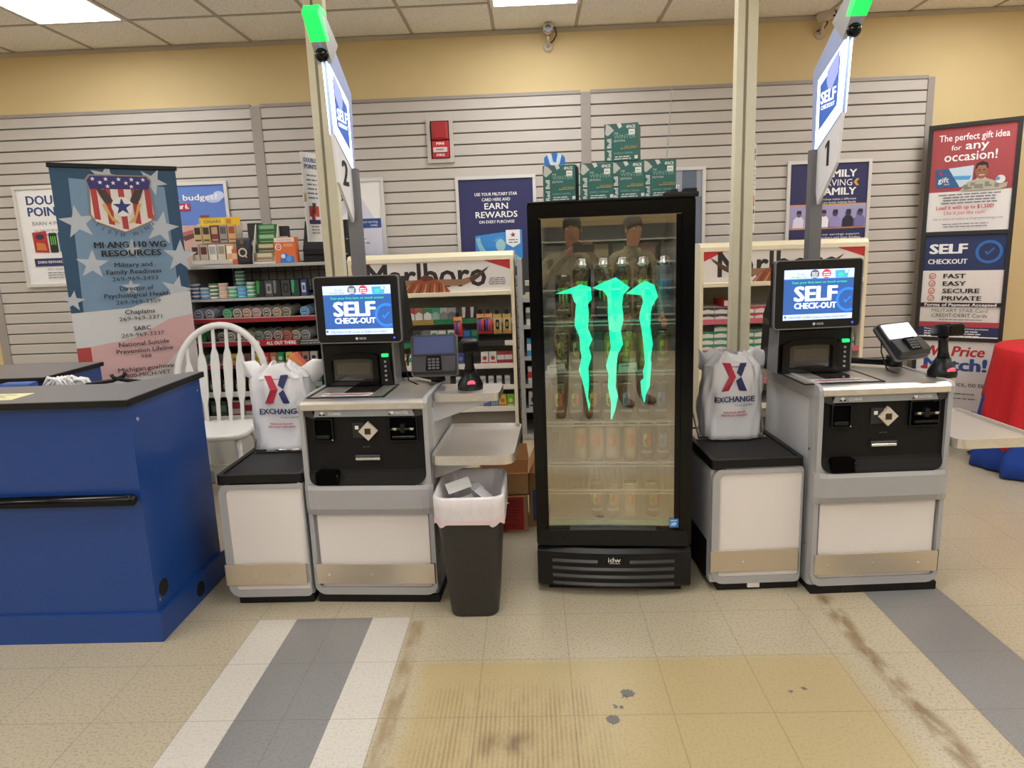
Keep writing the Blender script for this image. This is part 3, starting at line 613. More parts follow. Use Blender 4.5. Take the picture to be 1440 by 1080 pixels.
    b = B(); b.ring(rrect(sx - .155, sx + .165, .03, .29, .004, 1), rrect(sx - .145, sx + .155, .04, .28, .003, 1), 'z', .862, .8655, BLACK); b.box(sx - .145, sx + .155, .04, .28, .8622, .864, STEEL); b.box(sx - .03, sx + .1, .12, .27, .8642, .8648, DARKGLASS); b.build('scanner_plate', t)
    b = B(); b.box(sx - .1, sx + .1, .05, .105, .866, .8675, ink(228, 222, 220)); F = Face(b, (0, 0, .8676), (1, 0, 0), (0, 1, 0)); F.rect(sx - .095, sx + .095, .066, .082, ink(150, 50, 56)); F.lines(sx - .08, sx + .08, .092, .007, bk, 1); F.lines(sx - .08, sx + .08, .055, .007, gy_, 1); b.build('instruction_card', t)
    # --- upright scanner tower: tapered black housing, framed window, key column
    y0 = .29
    b = B(); b.loft([[(sx - .165, y0, .862), (sx + .15, y0, .862), (sx + .15, y0 + .19, .862), (sx - .165, y0 + .19, .862)], [(sx - .158, y0 - .005, 1.04), (sx + .14, y0 - .005, 1.04), (sx + .15, y0 + .18, 1.06), (sx - .16, y0 + .18, 1.06)], [(mdx - .15, y0 - .03, 1.075), (mdx + .165, y0 - .03, 1.075), (mdx + .185, y0 + .1, 1.1), (mdx - .15, y0 + .1, 1.1)], [(mdx - .11, y0 - .03, 1.325), (mdx + .172, y0 - .03, 1.325), (mdx + .172, y0 + .05, 1.325), (mdx - .11, y0 + .05, 1.325)]], BLACK, True, False); b.build('scanner_tower', t)
    for s, e in ((sx - .166, sx - .16), (sx + .144, sx + .152)): b = B(); b.prism([(y0 - .004, .863), (y0 + .1, .863), (y0 + .08, 1.06), (y0 - .012, 1.05)], 'x', s, e, mat('tower_side_grey', (120, 119, 120), .4)); b.build('tower_cheek', t)
    b = B(); fw = [(sx - .15, .87), (sx + .085, .87), (sx + .085, .99), (sx + .07, 1.003), (sx - .02, 1.008), (sx - .115, 1.0), (sx - .15, .985)]; fi = [(sx - .12, .885), (sx + .06, .885), (sx + .06, .975), (sx + .05, .982), (sx - .02, .985), (sx - .105, .982), (sx - .12, .975)]
    b.ring(fw, fi, 'y', y0 - .034, y0 + .004, GLOSSBLACK); b.build('window_frame', t)
    b = B(); b.prism(fi, 'y', y0 - .016, y0 - .004, DARKGLASS); b.box(sx - .1, sx + .045, y0 - .0172, y0 - .016, .915, .965, mat('scanner_mirror', (96, 92, 86), .15, .6)); b.build('window_glass', t)
    b = B(); b.prism([(sx + .09, .87), (sx + .14, .87), (sx + .133, 1.0), (sx + .09, 1.0)], 'y', y0 - .022, y0, BLACK)
    for k in range(5): b.cyl((sx + .114, y0 - .021, .888 + .02 * k), (sx + .114, y0 - .026, .888 + .02 * k), .005, GREY, 8)
    b.build('key_column', t)
    b = B(); b.box(sx + .1, sx + .13, y0 - .03, y0 - .015, .988, 1.003, glow(30, 220, 110, 1.2), .004); b.build('ready_light', t)
    # --- touch screen
    my = .2; mz0, mz1, mh = 1.062, 1.333, .178
    M = T(mdx, my, 0, R(-2 if num == '2' else 3))
    b = B(M); b.prism(rrect(-mh, mh, mz0, mz1, .014), 'y', 0, .045, BLACK); b.ring(rrect(-mh - .003, mh + .003, mz0 - .003, mz1 + .003, .016), rrect(-mh + .001, mh - .001, mz0 + .001, mz1 - .001, .013), 'y', -.0025, .014, GREYB)
    F = Face(b, (0, -.0006, 0), (1, 0, 0), (0, 0, 1)); F.text('NCR', .014, mz0 + .012, .009, ink(190, 190, 190), w=.028, bold=.02); F.disc(-.012, mz0 + .0165, .006, ink(200, 200, 200), 14); b.build('monitor', t)
    su0, su1, sv0, sv1 = -.143, .145, mz0 + .034, mz1 - .036
    b = B(M); b.box(su0, su1, -.0012, 0, sv0, sv1, SCR_D); F = Face(b, (0, -.0013, 0), (1, 0, 0), (0, 0, 1), .0002)
    H_ = sv1 - sv0; F.rect(su0, su1, sv1 - .036, sv1, SCR_W); F.rect(su0, su1, sv0, sv0 + .023, SCR_W); F.rect(su0, su1, sv1 - .039, sv1 - .036, SCR_L)
    F.disc(-.018, sv1 - .019, .0185, SCR_K); F.disc(.03, sv1 - .019, .0185, SCR_R); F.poly([(.068, sv1 - .035), (.118, sv1 - .035), (.122, sv1 - .005), (.066, sv1 - .007)], SCR_C); F.disc(.09, sv1 - .024, .01, SCR_G, ry=.007); F.rect(.105, .118, sv1 - .018, sv1, SCR_W)
    F.text('Buy with', -.075, sv1 - .02, .006, SCR_K); F.text('MILITARY STAR', -.083, sv1 - .032, .006, SCR_K, w=.065)
    for q in (-.018, .03): F.lines(q - .014, q + .014, sv1 - .016, .006, SCR_T, 3, 1.3)
    F.text('Scan your first item or touch screen', .002, sv1 - .055, .0095, SCR_G, w=.225, bold=.01)
    F.arc(.122, sv0 + .077, .038, .049, SCR_L, 62, 298); F.tick(.118, sv0 + .075, .03, SCR_L)
    F.text('SELF', -.012, sv0 + .077, .058, SCR_T, w=.172, bold=.03); F.text('CHECK-OUT', -.012, sv0 + .046, .023, SCR_T, w=.172, bold=.025)
    F.text('MILITARY STAR Credit or Debit Card ONLY', .002, sv0 + .007, .008, SCR_N, w=.24); F.rect(su0 + .004, su0 + .012, sv0 + .01, sv0 + .018, SCR_N)
    b.build('screen', t)
    b = B(M); b.cyl((mh - .03, 0, mz0 + .017), (mh - .03, -.002, mz0 + .017), .004, glow(60, 70, 255, 2), 8); b.build('power_light', t)
    b = B(M); b.cyl((0, .001, mz1 - .014), (0, -.002, mz1 - .014), .004, DARKGLASS, 10); b.build('webcam', t)
    # --- sign post, lit blade sign, number plaque, green lamp
    px, py = pdx, .49
    b = B(); b.box(px - .028, px + .028, py - .022, py + .022, .86, 1.79, GREYB, .004); b.build('sign_post', t)
    O = 3.15 - py         # the outline below is (depth, height) as seen from the side
    blade = [(3.175, 1.775), (3.20, 2.11), (3.02, 2.235), (2.86, 2.33), (2.80, 2.335), (2.775, 2.31), (2.875, 2.19), (2.91, 2.155), (2.925, 1.90), (3.145, 1.775)]
    b = B(); b.prism([(y - O, z) for y, z in blade], 'x', px - .009, px + .009, SIGN_BODY); b.build('sign_blade', t)
    b = B(); b.prism([(y - O, z) for y, z in ((3.0, 2.25), (2.86, 2.33), (2.80, 2.335), (2.775, 2.31), (2.875, 2.19), (2.905, 2.16))], 'x', px - .028, px + .028, GREYS); b.build('lamp_head', t)
    inner = [(3.145, 1.782), (3.142, 2.065), (2.896, 2.178), (2.921, 1.903)]; core = [(3.118, 1.86), (3.118, 2.04), (2.95, 2.12), (2.962, 1.935)]
    for s in (-1, 1):
        b = B(); x = px + s * .0092
        Q = [(y - O, z) for y, z in inner]; K = [(y - O, z) for y, z in core]
        b.ring(Q, K, 'x', x - s * .002, x + s * .0012, SIGN_GLOW); b.build('light_border', t)
        b = B(); b.prism(K, 'x', x - s * .001, x + s * .001, SIGN_BLUE)
        F = Face(b, (x + s * .0012, 0, 0), (0, s, 0), (0, 0, 1), .0003); mu = lambda y: s * (y - O)
        F.poly([(mu(3.06), 2.082), (mu(3.115), 2.05), (mu(2.965), 2.13), (mu(2.96), 2.05), (mu(3.02), 2.0)][0:1] + [(mu(2.957), 2.144), (mu(2.961), 2.06), (mu(3.03), 1.99), (mu(3.06), 2.04)], SIGN_LAV)
        F.text('SELF', mu(3.04), 1.965, .045, SIGN_TXT, w=.13, bold=.03); F.text('CHECKOUT', mu(3.04), 1.94, .016, SIGN_TXT, w=.12, bold=.02); b.build('sign_face', t)
    b = B(); b.prism([(2.845 - O, 2.226), (2.772 - O, 2.308), (2.796 - O, 2.34), (2.862 - O, 2.336), (2.872 - O, 2.322), (2.82 - O, 2.318), (2.878 - O, 2.235)], 'x', px - .031, px + .031, GREENLAMP); b.build('status_lamp', t)
    b = B(); b.ball((px, 2.874 - O, 2.186), .027, GLOSSBLACK, 16); b.build('dome_camera', t)
    plaque = [(2.922, 1.90), (2.947, 1.715), (3.11, 1.56), (3.13, 1.62), (3.15, 1.785)]
    b = B(); b.prism([(y - O, z) for y, z in plaque], 'x', px - .006, px + .006, ink(226, 224, 226))
    for s in (-1, 1):
        F = Face(b, (px + s * .0062, 0, 0), (0, s, 0), (0, 0, 1), .0004); F.text(num, s * (3.035 - O), 1.71, .1, bk, bold=.03, sp=1.15) if num != '1' else F.poly([(s * (3.035 - O) + p, 1.71 + q) for p, q in ((-.004, 0), (.018, 0), (.018, .1), (.002, .1), (-.022, .082), (-.018, .068), (-.004, .078))], bk)
    b.build('number_plaque', t)
    # --- payment terminal on its arm
    (ex_, ey_, ez_), yaw, tilt = term
    M = T(ex_, ey_, ez_, yaw, -tilt)
    b = B(); b.tube([(sx + .14, y0 + .12, .885), (sx + .22, y0 + .12, .885), (ex_ - .01, ey_ + .05, .885)], .014, BLACK, 10); b.cyl((ex_, ey_ + .05, .87), (ex_, ey_ + .05, .915), .032, BLACK, 18); b.cyl((ex_, ey_ + .05, .9), (ex_, ey_ + .02, ez_ - .03), .018, BLACK, 12); b.build('terminal_arm', t)
    b = B(M); b.prism(rrect(-.095, .095, -.085, .085, .012), 'y', -.012, .022, mat('terminal_black', (44, 44, 48), .4)); b.prism(rrect(-.1, .1, -.09, .088, .014), 'y', .004, .012, GREYB); b.loft([[(-.09, -.012, -.08), (.09, -.012, -.08), (.09, -.03, -.07), (-.09, -.03, -.07)], [(-.09, -.012, .0), (.09, -.012, .0), (.09, -.02, -.005), (-.09, -.02, -.005)]], mat('terminal_black', (44, 44, 48), .4), True, False); tm = b.build('card_terminal', t)
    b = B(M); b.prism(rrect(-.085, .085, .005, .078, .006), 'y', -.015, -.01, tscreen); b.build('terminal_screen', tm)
    b = B(M); b.prism([(-.034, -.066), (.034, -.066), (.03, -.005), (-.03, -.005)], 'y', -.033, -.02, GLOSSBLACK)
    for i in range(3):
        for j in range(4): b.box(-.024 + i * .017, -.011 + i * .017, -.036, -.033, -.062 + j * .0125, -.053 + j * .0125, DGREY)
    b.build('keypad', tm)
    b = B(M); b.tube([(-.1, .01, .02), (-.13, .02, -.03), (-.12, .05, -.1), (-.06, .05, -.13)], .003, BLACK, 6); b.build('cable', tm)
    # --- stainless side shelves on brackets
    b = B(); b.loft([[(x, y, z) for x, y in rrect(*shelf, .07, .28, [.02, .03, .03, .01])] for z in (.83, .862)], STEEL, True, False); b.build('scanner_shelf', t)
    b = B()
    o = rrect(HW + .01, HW + .335, -.055, .46, [.04, .05, .04, .01]); i_ = rrect(HW + .018, HW + .327, -.047, .452, [.035, .045, .035, .008])
    b.loft([[(x, y, z) for x, y in o] for z in (.605, .642)], STEEL, False, False); b.loft([[(x, y, .642) for x, y in o], [(x, y, .642) for x, y in i_], [(x, y, .628) for x, y in i_]], STEEL, False, False); b.add([(x, y, .628) for x, y in i_], [list(range(len(i_)))], STEEL); b.add([(x, y, .605) for x, y in o], [list(range(len(o)))[::-1]], STEEL); b.build('bag_tray', t)
    for y, zt, L in ((.1, .83, shelf[1] - HW - .02), (.24, .83, shelf[1] - HW - .02), (.06, .605, .25), (.36, .605, .25)): b = B(); b.prism([(HW + .001, zt), (HW + L, zt), (HW + .001, zt - .09)], 'y', y, y + .006, GREYL); b.build('shelf_bracket', t)
    return t
kiosk('2', 'left self checkout kiosk numbered 2, between the bag stand and the bin', -.675, 2.66, R(-3), -.085, -.053, -.12, ((.243, .27, .99), R(4), R(14)), mat('terminal_screen_dark', (70, 84, 130), .08, coat=1), (HW + .01, HW + .275))
kiosk('1', 'right self checkout kiosk numbered 1, right of the glass door cooler', 1.346, 2.66, R(2.2), -.145, -.185, -.09, ((.21, .27, .985), R(24), R(42)), glow(214, 218, 236, .85), (HW - .01, HW + .075))  # pale glowing terminal screen stands in for a mirrored ceiling light

# ---------------------------------------------------------------- handheld scanners standing on the small shelves
def scanner(label, x, y, z, rz, lean):
    t = thing('barcode_scanner', label, 'barcode scanner', (x, y, z), rz, 'handheld scanners on the kiosk shelves')
    b = B(); b.lathe([(.052, 0), (.053, .018), (.046, .034), (.034, .05), (.026, .075)], BLACK, 24); b.build('cradle', t)
    b = B(); b.cyl((0, -.045, .032), (0, -.05, .027), .016, glow(220, 90, 110, .8), 12); b.build('indicator', t)
    b = B(T(0, 0, .07, 0, lean)); b.lathe([(.024, 0), (.018, .03), (.017, .07), (.02, .09)], BLACK, 16)
    b.loft([[(x_, y_, z_ + .09) for x_, z_ in rrect(-w, w, 0, h, .012)] for y_, w, h in ((-.075, .03, .045), (-.07, .036, .05), (0, .034, .048), (.04, .026, .036), (.05, .018, .026))], BLACK); hd = b.build('scan_head', t)
    b = B(T(0, 0, .07, 0, lean)); b.box(-.03, .03, -.078, -.074, .098, .13, GLOSSBLACK, .003); b.build('scan_window', hd)
scanner('black barcode scanner standing on the left kiosk side shelf', -.262, 2.815, .862, R(10), R(2))
scanner('black barcode scanner tilted forward on the right kiosk side shelf', 1.625, 2.775, .862, R(8), R(-7))

# ---------------------------------------------------------------- bagging stands
RUB = mat('black_rubber_mat', (34, 33, 33), .7, bump=.2, scale=200)
def bag_stand(label, x0, x1, y0, y1, rz, foot):
    W = x1 - x0; D = y1 - y0; ZT = .56
    t = thing('bagging_stand', label, 'bagging stand', (x0, y0, 0), rz, 'bagging stands beside the kiosks')
    b = B(); b.prism(rrect(0, W, .01, D, .01), 'z', .035, .525, GREYL)
    b.box(-.002, .002, .06, D - .02, .035, .2, MATTEBLACK); b.build('cabinet', t)
    b = B(); b.box(.03, W, .004, D - .02, 0, .036, MATTEBLACK, .004); b.build('plinth', t)
    if foot: b = B(); b.box(W * .42, W * .56, -.006, .02, .012, .034, WHITE, .003); b.build('foot_clip', t)
    b = B(); b.ring(rrect(0, W, .036, .532, [.05, .02, .02, .05]), rrect(.03, W - .006, .066, .506, [.015, .01, .01, .02]), 'y', -.012, .02, GREYS); b.build('front_frame', t)
    b = B(); b.prism(rrect(.026, W - .003, .06, .51, .01), 'y', -.004, .014, PANEL); b.build('front_panel', t)
    b = B(); b.box(-.006, W - .014, -.02, -.013, .092, .184, STEELX, .002)
    for x in (W * .35, W * .75): b.cyl((x, -.019, .135), (x, -.0225, .135), .004, CHROME, 10)
    b.build('kick_plate', t)
    b = B(); b.loft([[(x, y, z) for x, y in rrect(-.004, W + .002, -.012, D + .01, .02)] for z in (.526, .556)], BLACK, True, False); b.ring(rrect(-.004, W + .002, -.012, D + .01, .02), rrect(.016, W - .018, .008, D - .01, .012), 'z', .556, .566, BLACK); b.box(.016, W - .018, .008, D - .01, .552, .559, RUB); b.build('scale_top', t)
    # wire bag rack at the back
    b = B(); y = D - .02
    b.box(.02, W - .03, D - .19, D - .02, .561, .564, STEEL); b.tube([(.03, D - .2, .57), (.015, D - .06, .75), (.0, D - .02, .87), (-.01, D - .01, .89), (.04, D - .01, .895)], .004, CHROME, 6); b.tube([(W - .05, D - .2, .57), (W - .02, D - .06, .75), (W - .0, D - .02, .87), (W + .01, D - .01, .89), (W - .04, D - .01, .895)], .004, CHROME, 6)
    b.tube([(.03, D - .2, .572), (W - .05, D - .2, .572)], .005, CHROME, 6); b.build('bag_rack', t); return t
bag_stand('bagging stand between the blue counter and the left kiosk', -1.292, -.945, 2.665, 3.19, 0, False)
bag_stand('bagging stand between the cooler and the right kiosk', .702, 1.066, 2.69, 3.2, R(2), True)
# ---------------------------------------------------------------- plastic carrier bags hung open on the racks
FILM = mat('white_bag_film', (228, 226, 228), .45, noise=.03, scale=12, bump=.25)
def bag(label, x, y, z, rz, W, H, seed, wide):
    rn = random.Random(seed)
    t = thing('carrier_bag', label, 'carrier bag', (x, y, z), rz, 'white carrier bags on the racks')
    b = B(); rings = []; N = 40
    for k in range(15):
        v = k / 14; zz = H * .86 * v; wx = W * (.46 + .05 * math.sin(PI * v) - .03 * v); dy = .085 * (1 - .35 * v)
        ring = []
        for j in range(N):
            a = 2 * PI * j / N; c, s_ = math.cos(a), math.sin(a); q = .55
            px_ = wx * math.copysign(abs(c) ** q, c); py_ = dy * math.copysign(abs(s_) ** q, s_)
            wr = .006 * math.sin(a * 7 + v * 6 + seed) * (.3 + v) + .004 * math.sin(a * 13 - v * 9)
            ring.append((px_ + wr * c, py_ + wr * s_ * 1.2 + .012 * math.sin(v * 5), zz + .004 * math.sin(a * 5) * v))
        rings.append(ring)
    b.loft(rings, FILM, False); b.add(rings[0], [list(range(N))[::-1]], FILM)
    # gathered neck
    r2 = []
    for k in range(6):
        v = k / 5; r2.append([(px_ * (1 - .52 * v) + .004 * math.sin(j * 1.7 + k), py_ * (1 - .25 * v) + .006 * math.sin(j * 1.1 + k), H * .86 + H * .15 * v + .01 * math.sin(j * .8 + seed) * v) for j, (px_, py_, pz_) in enumerate(rings[-1])])
    b.loft(r2, FILM, False); b.build('bag_body', t)
    for s in (-1, 1):       # the two handles spread over the rack arms
        b = B(); rg = []
        for k in range(9):
            v = k / 8; cx = s * (W * .12 + (W * .5 * wide[0 if s < 0 else 1]) * v); hz = .046 + .03 * (1 - v) ** 2 + .006 * math.sin(v * 9 + seed); cz = H * (.9 + .04 * v) - .03 * (1 - v) + .008 * math.sin(v * 7 + seed)
            rg.append([(cx + .004 * math.sin(j + k), (.03 * (1 - v) + .009 + .003 * math.sin(v * 8 + seed)) * math.cos(2 * PI * j / 12) + .03 * v + .008 * math.sin(v * 11 + j * .5), cz + hz * math.sin(2 * PI * j / 12) * (.92 + .12 * math.sin(k * 1.3 + j * .7))) for j in range(12)])
        b.loft(rg, FILM, True); b.build('bag_handle', t)
    # printed front
    b = B(); fy = lambda u, v: -.098 - .0
    F = Face(b, (0, -.1, 0), (1, 0, 0), (0, 0, 1), .0008); rd2 = ink(188, 48, 72); nv2 = ink(44, 50, 98)
    cx = .0; z0 = H * .57; h = H * .33; w_ = h * .46
    F.poly([(cx - w_ * .95, z0 + h), (cx - w_ * .4, z0 + h), (cx + w_ * .05, z0 + h * .5), (cx - w_ * .5, z0 + h * .5)], rd2); F.poly([(cx - w_ * .5, z0 + h * .5), (cx + w_ * .05, z0 + h * .5), (cx - w_ * .45, z0), (cx - w_ * 1.1, z0)], rd2, False)
    F.poly([(cx + w_ * .3, z0 + h), (cx + w_ * .85, z0 + h), (cx + w_ * .45, z0 + h * .5), (cx + w_ * .08, z0 + h * .66)], nv2); F.poly([(cx + w_ * .45, z0 + h * .5), (cx + w_ * .9, z0), (cx + w_ * .35, z0), (cx + w_ * .08, z0 + h * .36)], nv2, False)
    F.text('EXCHANGE', cx, H * .44, H * .065, nv2, w=W * .64, bold=.02); F.text('You save, we give back.', cx + W * .15, H * .39, H * .022, nv2, w=W * .3)
    F.text('REDUCE REUSE', cx - .0, H * .31, H * .02, rd2, w=W * .36, bold=.02); F.text('RECYCLE THIS BAG', cx + .0, H * .275, H * .02, rd2, w=W * .42, bold=.02)
    def front(x_, z_):
        v = min(1, z_ / (H * .86)); wx = W * (.46 + .05 * math.sin(PI * v) - .03 * v); dy = .085 * (1 - .35 * v)
        c = math.copysign(min(.98, abs(x_) / wx) ** (1 / .55), x_); a = 2 * PI - math.acos(c); s_ = math.sin(a)
        wr = .006 * math.sin(a * 7 + v * 6 + seed) * (.3 + v) + .004 * math.sin(a * 13 - v * 9)
        y_ = -dy * abs(s_) ** .55 + wr * s_ * 1.2 + .012 * math.sin(v * 5)
        if z_ > H * .86: y_ *= 1 - .25 * (z_ - H * .86) / (H * .15)
        return y_
    b.v = [Vector((p.x, front(p.x, p.z) - .004 + (p.y + .1), p.z)) for p in b.v]
    b.build('bag_print', t); return t
bag('white carrier bag with red and navy cross beside the left kiosk', -1.135, 3.07, .568, 0, .29, .38, 2, (1.05, 1.1))
bag('white carrier bag with red and navy cross beside the cooler', .87, 3.06, .566, R(2), .27, .375, 5, (.75, 1.2))
b = B(); b.box(-.025, .025, -.008, .008, 0, .085, ink(226, 140, 84), M=T(0, 0, 0, R(20), 0, R(-35))); b.box(.02, .035, -.01, .01, 0.01, .08, ink(222, 110, 90), M=T(0, 0, 0, R(20), 0, R(-35)))
tag(b.build('orange_packet', None, (-1.06, 3.13, .91)), 'orange packet poking out of the carrier bag by the left kiosk', 'packet')

# ================================================================ GLASS DOOR COOLER (local origin: middle of its front, floor)
ICE = mat('cooler_liner', (206, 200, 186), .5)
GLASS = bpy.data.materials.new('door_glass'); GLASS.use_nodes = True
nt = GLASS.node_tree; nt.nodes.clear(); o_ = nt.nodes.new('ShaderNodeOutputMaterial'); mx = nt.nodes.new('ShaderNodeMixShader'); tr = nt.nodes.new('ShaderNodeBsdfTransparent'); gl = nt.nodes.new('ShaderNodeBsdfGlossy')
tr.inputs[0].default_value = (.95, .95, .95, 1); gl.inputs['Roughness'].default_value = .004; gl.inputs[0].default_value = (.98, .95, .88, 1); mx.inputs[0].default_value = .28
nt.links.new(tr.outputs[0], mx.inputs[1]); nt.links.new(gl.outputs[0], mx.inputs[2]); nt.links.new(mx.outputs[0], o_.inputs[0])
CX, CY, CRZ = .305, 2.694, R(-4.3)
cool = thing('beverage_cooler', 'tall black glass door drink cooler with a green lit claw sign', 'drink cooler', (CX, CY, 0), CRZ)
hw = .313; D0, D1 = .055, .62
b = B()
b.box(-hw, -hw + .035, D0, D1, .05, 1.575, BLACK, .004); b.box(hw - .035, hw, D0, D1, .05, 1.575, BLACK, .004); b.box(-hw + .03, hw - .03, D1 - .03, D1, .05, 1.57, BLACK)
b.box(-hw, hw, D0, D1, 1.545, 1.58, BLACK, .006); b.box(-hw + .01, hw - .01, .06, D1, .02, .24, BLACK, .004); b.build('cabinet', cool)
b = B(); li = hw - .036
b.box(-li, -li + .008, D0 + .01, D1 - .03, .24, 1.545, ICE); b.box(li - .008, li, D0 + .01, D1 - .03, .24, 1.545, ICE); b.box(-li, li, D1 - .04, D1 - .03, .24, 1.545, ICE); b.box(-li, li, D0 + .01, D1 - .03, .24, .25, ICE); b.box(-li, li, D0 + .04, D1 - .03, 1.535, 1.545, ICE); b.build('liner', cool)
b = B(); b.ring(rrect(-hw, hw, .212, 1.586, .012), rrect(-.272, .268, .278, 1.53, .004, 5), 'y', 0, .05, GLOSSBLACK); b.build('door_frame', cool)
b = B(); b.box(-.274, .27, .02, .024, .276, 1.532, GLASS); b.build('door_glass', cool)
b = B(); b.box(.246, .268, .016, .019, .28, 1.528, GLOSSBLACK); b.box(-.272, -.262, .016, .019, .28, 1.528, GLOSSBLACK); b.build('glass_border', cool)
b = B(); b.box(.195, .325, -.005, .09, 1.586, 1.606, BLACK, .006); b.box(.27, .318, 0, .07, 1.6, 1.618, BLACK, .004); b.tube([(.2, .02, 1.59), (.215, .02, 1.607), (.25, .02, 1.61)], .008, BLACK); b.build('hinge', cool)
b = B(); b.box(-hw, hw, .0, .05, 1.575, 1.592, GLOSSBLACK, .005); b.build('top_trim', cool)
# bowed lower grille with louvres
b = B(); N = 13; prof = []
def bow(u): return -.028 * (1 - (u / hw) ** 2)
ring0 = [(-hw + 2 * hw * i / (N - 1)) for i in range(N)]
b.loft([[(x, .06, z) for z in (.03, .2)] + [(x, bow(x) + .018, .2), (x, bow(x), .185), (x, bow(x), .045), (x, bow(x) + .015, .03)] for x in ring0], BLACK, True, False)
b.build('lower_panel', cool)
b = B()
for k, z in enumerate((.155, .122, .089, .056)):
    for (u0, u1) in (((-.25, -.065), (.065, .245)) if k == 0 else ((-.25, .245),)):
        xs = [u0 + (u1 - u0) * i / 9 for i in range(10)]
        b.loft([[(x, bow(x) - .001, z - .010), (x, bow(x) - .007, z - .012), (x, bow(x) - .009, z - .007), (x, bow(x) - .001, z + .002)] for x in xs], mat('louvre_edge', (46, 44, 42), .3), True, False)  # louvre edges coloured lighter than the grille to stand in for highlights
        b.loft([[(x, bow(x) - .0012, z + .002), (x, bow(x) - .0012, z + .016), (x, bow(x) + .004, z + .016), (x, bow(x) + .004, z + .002)] for x in xs], mat('louvre_slot', (5, 5, 5), .8), True, False)
b.build('louvre', cool)
b = B(); b.box(-.035, .04, bow(0) - .003, bow(0) + .003, .142, .174, BLACK, .002); F = Face(b, (0, bow(0) - .0034, 0), (1, 0, 0), (0, 0, 1)); F.text('idw', .003, .15, .021, ink(214, 210, 204), w=.05, bold=.01); F.lines(-.022, .03, .144, .004, ink(200, 200, 196), 1); b.build('badge', cool)
b = B(); b.prism([(-hw + .01, .212), (hw - .01, .212), (hw - .02, .276), (.0, .281), (-hw + .02, .276)], 'y', -.006, .02, BLACK); b.cyl((-.2, -.005, .246), (-.2, -.008, .246), .004, GLOSSBLACK, 8); b.build('door_rail', cool)
b = B(); b.box(-.27, .28, .04, .3, .0, .03, MATTEBLACK); b.build('foot', cool)
b = B(); b.box(.228, .264, .0145, .0152, .284, .322, ink(60, 130, 206)); F = Face(b, (0, .0144, 0), (1, 0, 0), (0, 0, 1), .0002); F.lines(.232, .26, .312, .005, wt, 1); F.poly([(.234, .292), (.25, .292), (.258, .3), (.25, .308), (.234, .3)], ink(190, 220, 244)); b.build('energy_sticker', cool)
# lit claw sign inside the door: three torn strokes
NEON = glow(0, 248, 190, 1.5)
c1 = [(-.214, 1.243), (-.141, 1.266), (-.116, 1.276), (-.076, 1.264), (-.073, 1.217), (-.089, 1.198), (-.085, 1.165), (-.089, 1.104), (-.073, 1.061), (-.087, 1.028), (-.078, .991), (-.091, .944), (-.088, .896), (-.093, .828), (-.085, .795), (-.09, .771), (-.109, .871), (-.12, .914), (-.128, .94), (-.116, .991), (-.121, 1.02), (-.123, 1.071), (-.141, 1.116), (-.138, 1.166), (-.134, 1.202), (-.142, 1.211), (-.15, 1.241)]
c2 = [(-.07, 1.261), (-.021, 1.284), (.02, 1.299), (.073, 1.259), (.047, 1.23), (.043, 1.186), (.047, 1.161), (.048, 1.134), (.038, 1.092), (.046, 1.039), (.025, .997), (.02, .954), (.016, .869), (.025, .835), (.016, .785), (.002, .741), (-.004, .735), (-.002, .802), (-.014, .869), (-.011, .918), (-.021, .955), (-.001, 1.026), (-.006, 1.079), (-.009, 1.118), (-.012, 1.163), (-.011, 1.199), (-.013, 1.226), (-.029, 1.249)]
c3 = [(.058, 1.235), (.112, 1.272), (.132, 1.282), (.166, 1.266), (.18, 1.221), (.158, 1.183), (.153, 1.158), (.151, 1.106), (.161, 1.036), (.152, .98), (.156, .96), (.152, .918), (.15, .872), (.134, .835), (.131, .809), (.126, .804), (.117, .847), (.114, .89), (.127, .901), (.123, .927), (.131, .961), (.127, 1.023), (.119, 1.09), (.109, 1.14), (.112, 1.16), (.124, 1.203), (.117, 1.228)]
b = B(); b.box(-.23, .2, .0262, .0272, .72, 1.31, mat('clear_sign_film', (240, 240, 240), .1)) if False else None
for c in (c1, c2, c3): b.prism(c, 'y', .026, .034, NEON)
b.build('claw_sign', cool)
# wire shelves and price tickets
WIRE = mat('white_shelf_wire', (196, 192, 184), .4)
shz = (1.135, .952 - .02, .722, .548, .428, .296)
for z in shz[:5]:
    b = B()
    b.box(-li + .01, li - .01, .085, .092, z - .014, z - .008, WIRE); b.box(-li + .01, li - .01, .085, .092, z - .028, z - .023, WIRE); b.box(-li + .01, li - .01, .56, .566, z - .012, z - .006, WIRE)
    for i in range(23): x = -li + .02 + (2 * li - .04) * i / 22; b.box(x - .0015, x + .0015, .088, .562, z - .008, z - .005, WIRE)
    b.build('wire_shelf', cool)
for x, rz_ in ((-.22, R(6)), (.068, R(3))):
    b = B(T(x, .08, .937, 0, 0, -rz_)); b.box(-.036, .036, -.001, .001, -.02, .018, ink(206, 212, 196)); F = Face(b, (0, -.0012, 0), (1, 0, 0), (0, 0, 1), .0002); F.lines(-.03, .012, .006, .006, ink(50, 50, 50), 1); F.text('2.79', .006, -.013, .01, ink(60, 60, 60), al='l'); b.build('price_ticket', cool)
b = B(); b.box(-li + .012, li - .012, .075, .083, .27, .29, glow(40, 120, 90, .35)); b.build('light_strip', cool)
b = B(); b.box(-li + .03, li - .03, .062, .085, 1.5375, 1.5435, glow(255, 250, 240, 9)); b.build('added_fill_strip', cool)  # fill light added out of sight above the door opening to brighten the cans

def M4(x, y, z, rz=0): return Matrix.Translation((CX, CY, 0)) @ Matrix.Rotation(CRZ, 4, 'Z') @ Matrix.Translation((x, y, z)) @ Matrix.Rotation(rz, 4, 'Z')
def place(o, x, y, z, rz=0): o.matrix_world = M4(x, y, z, rz); return o

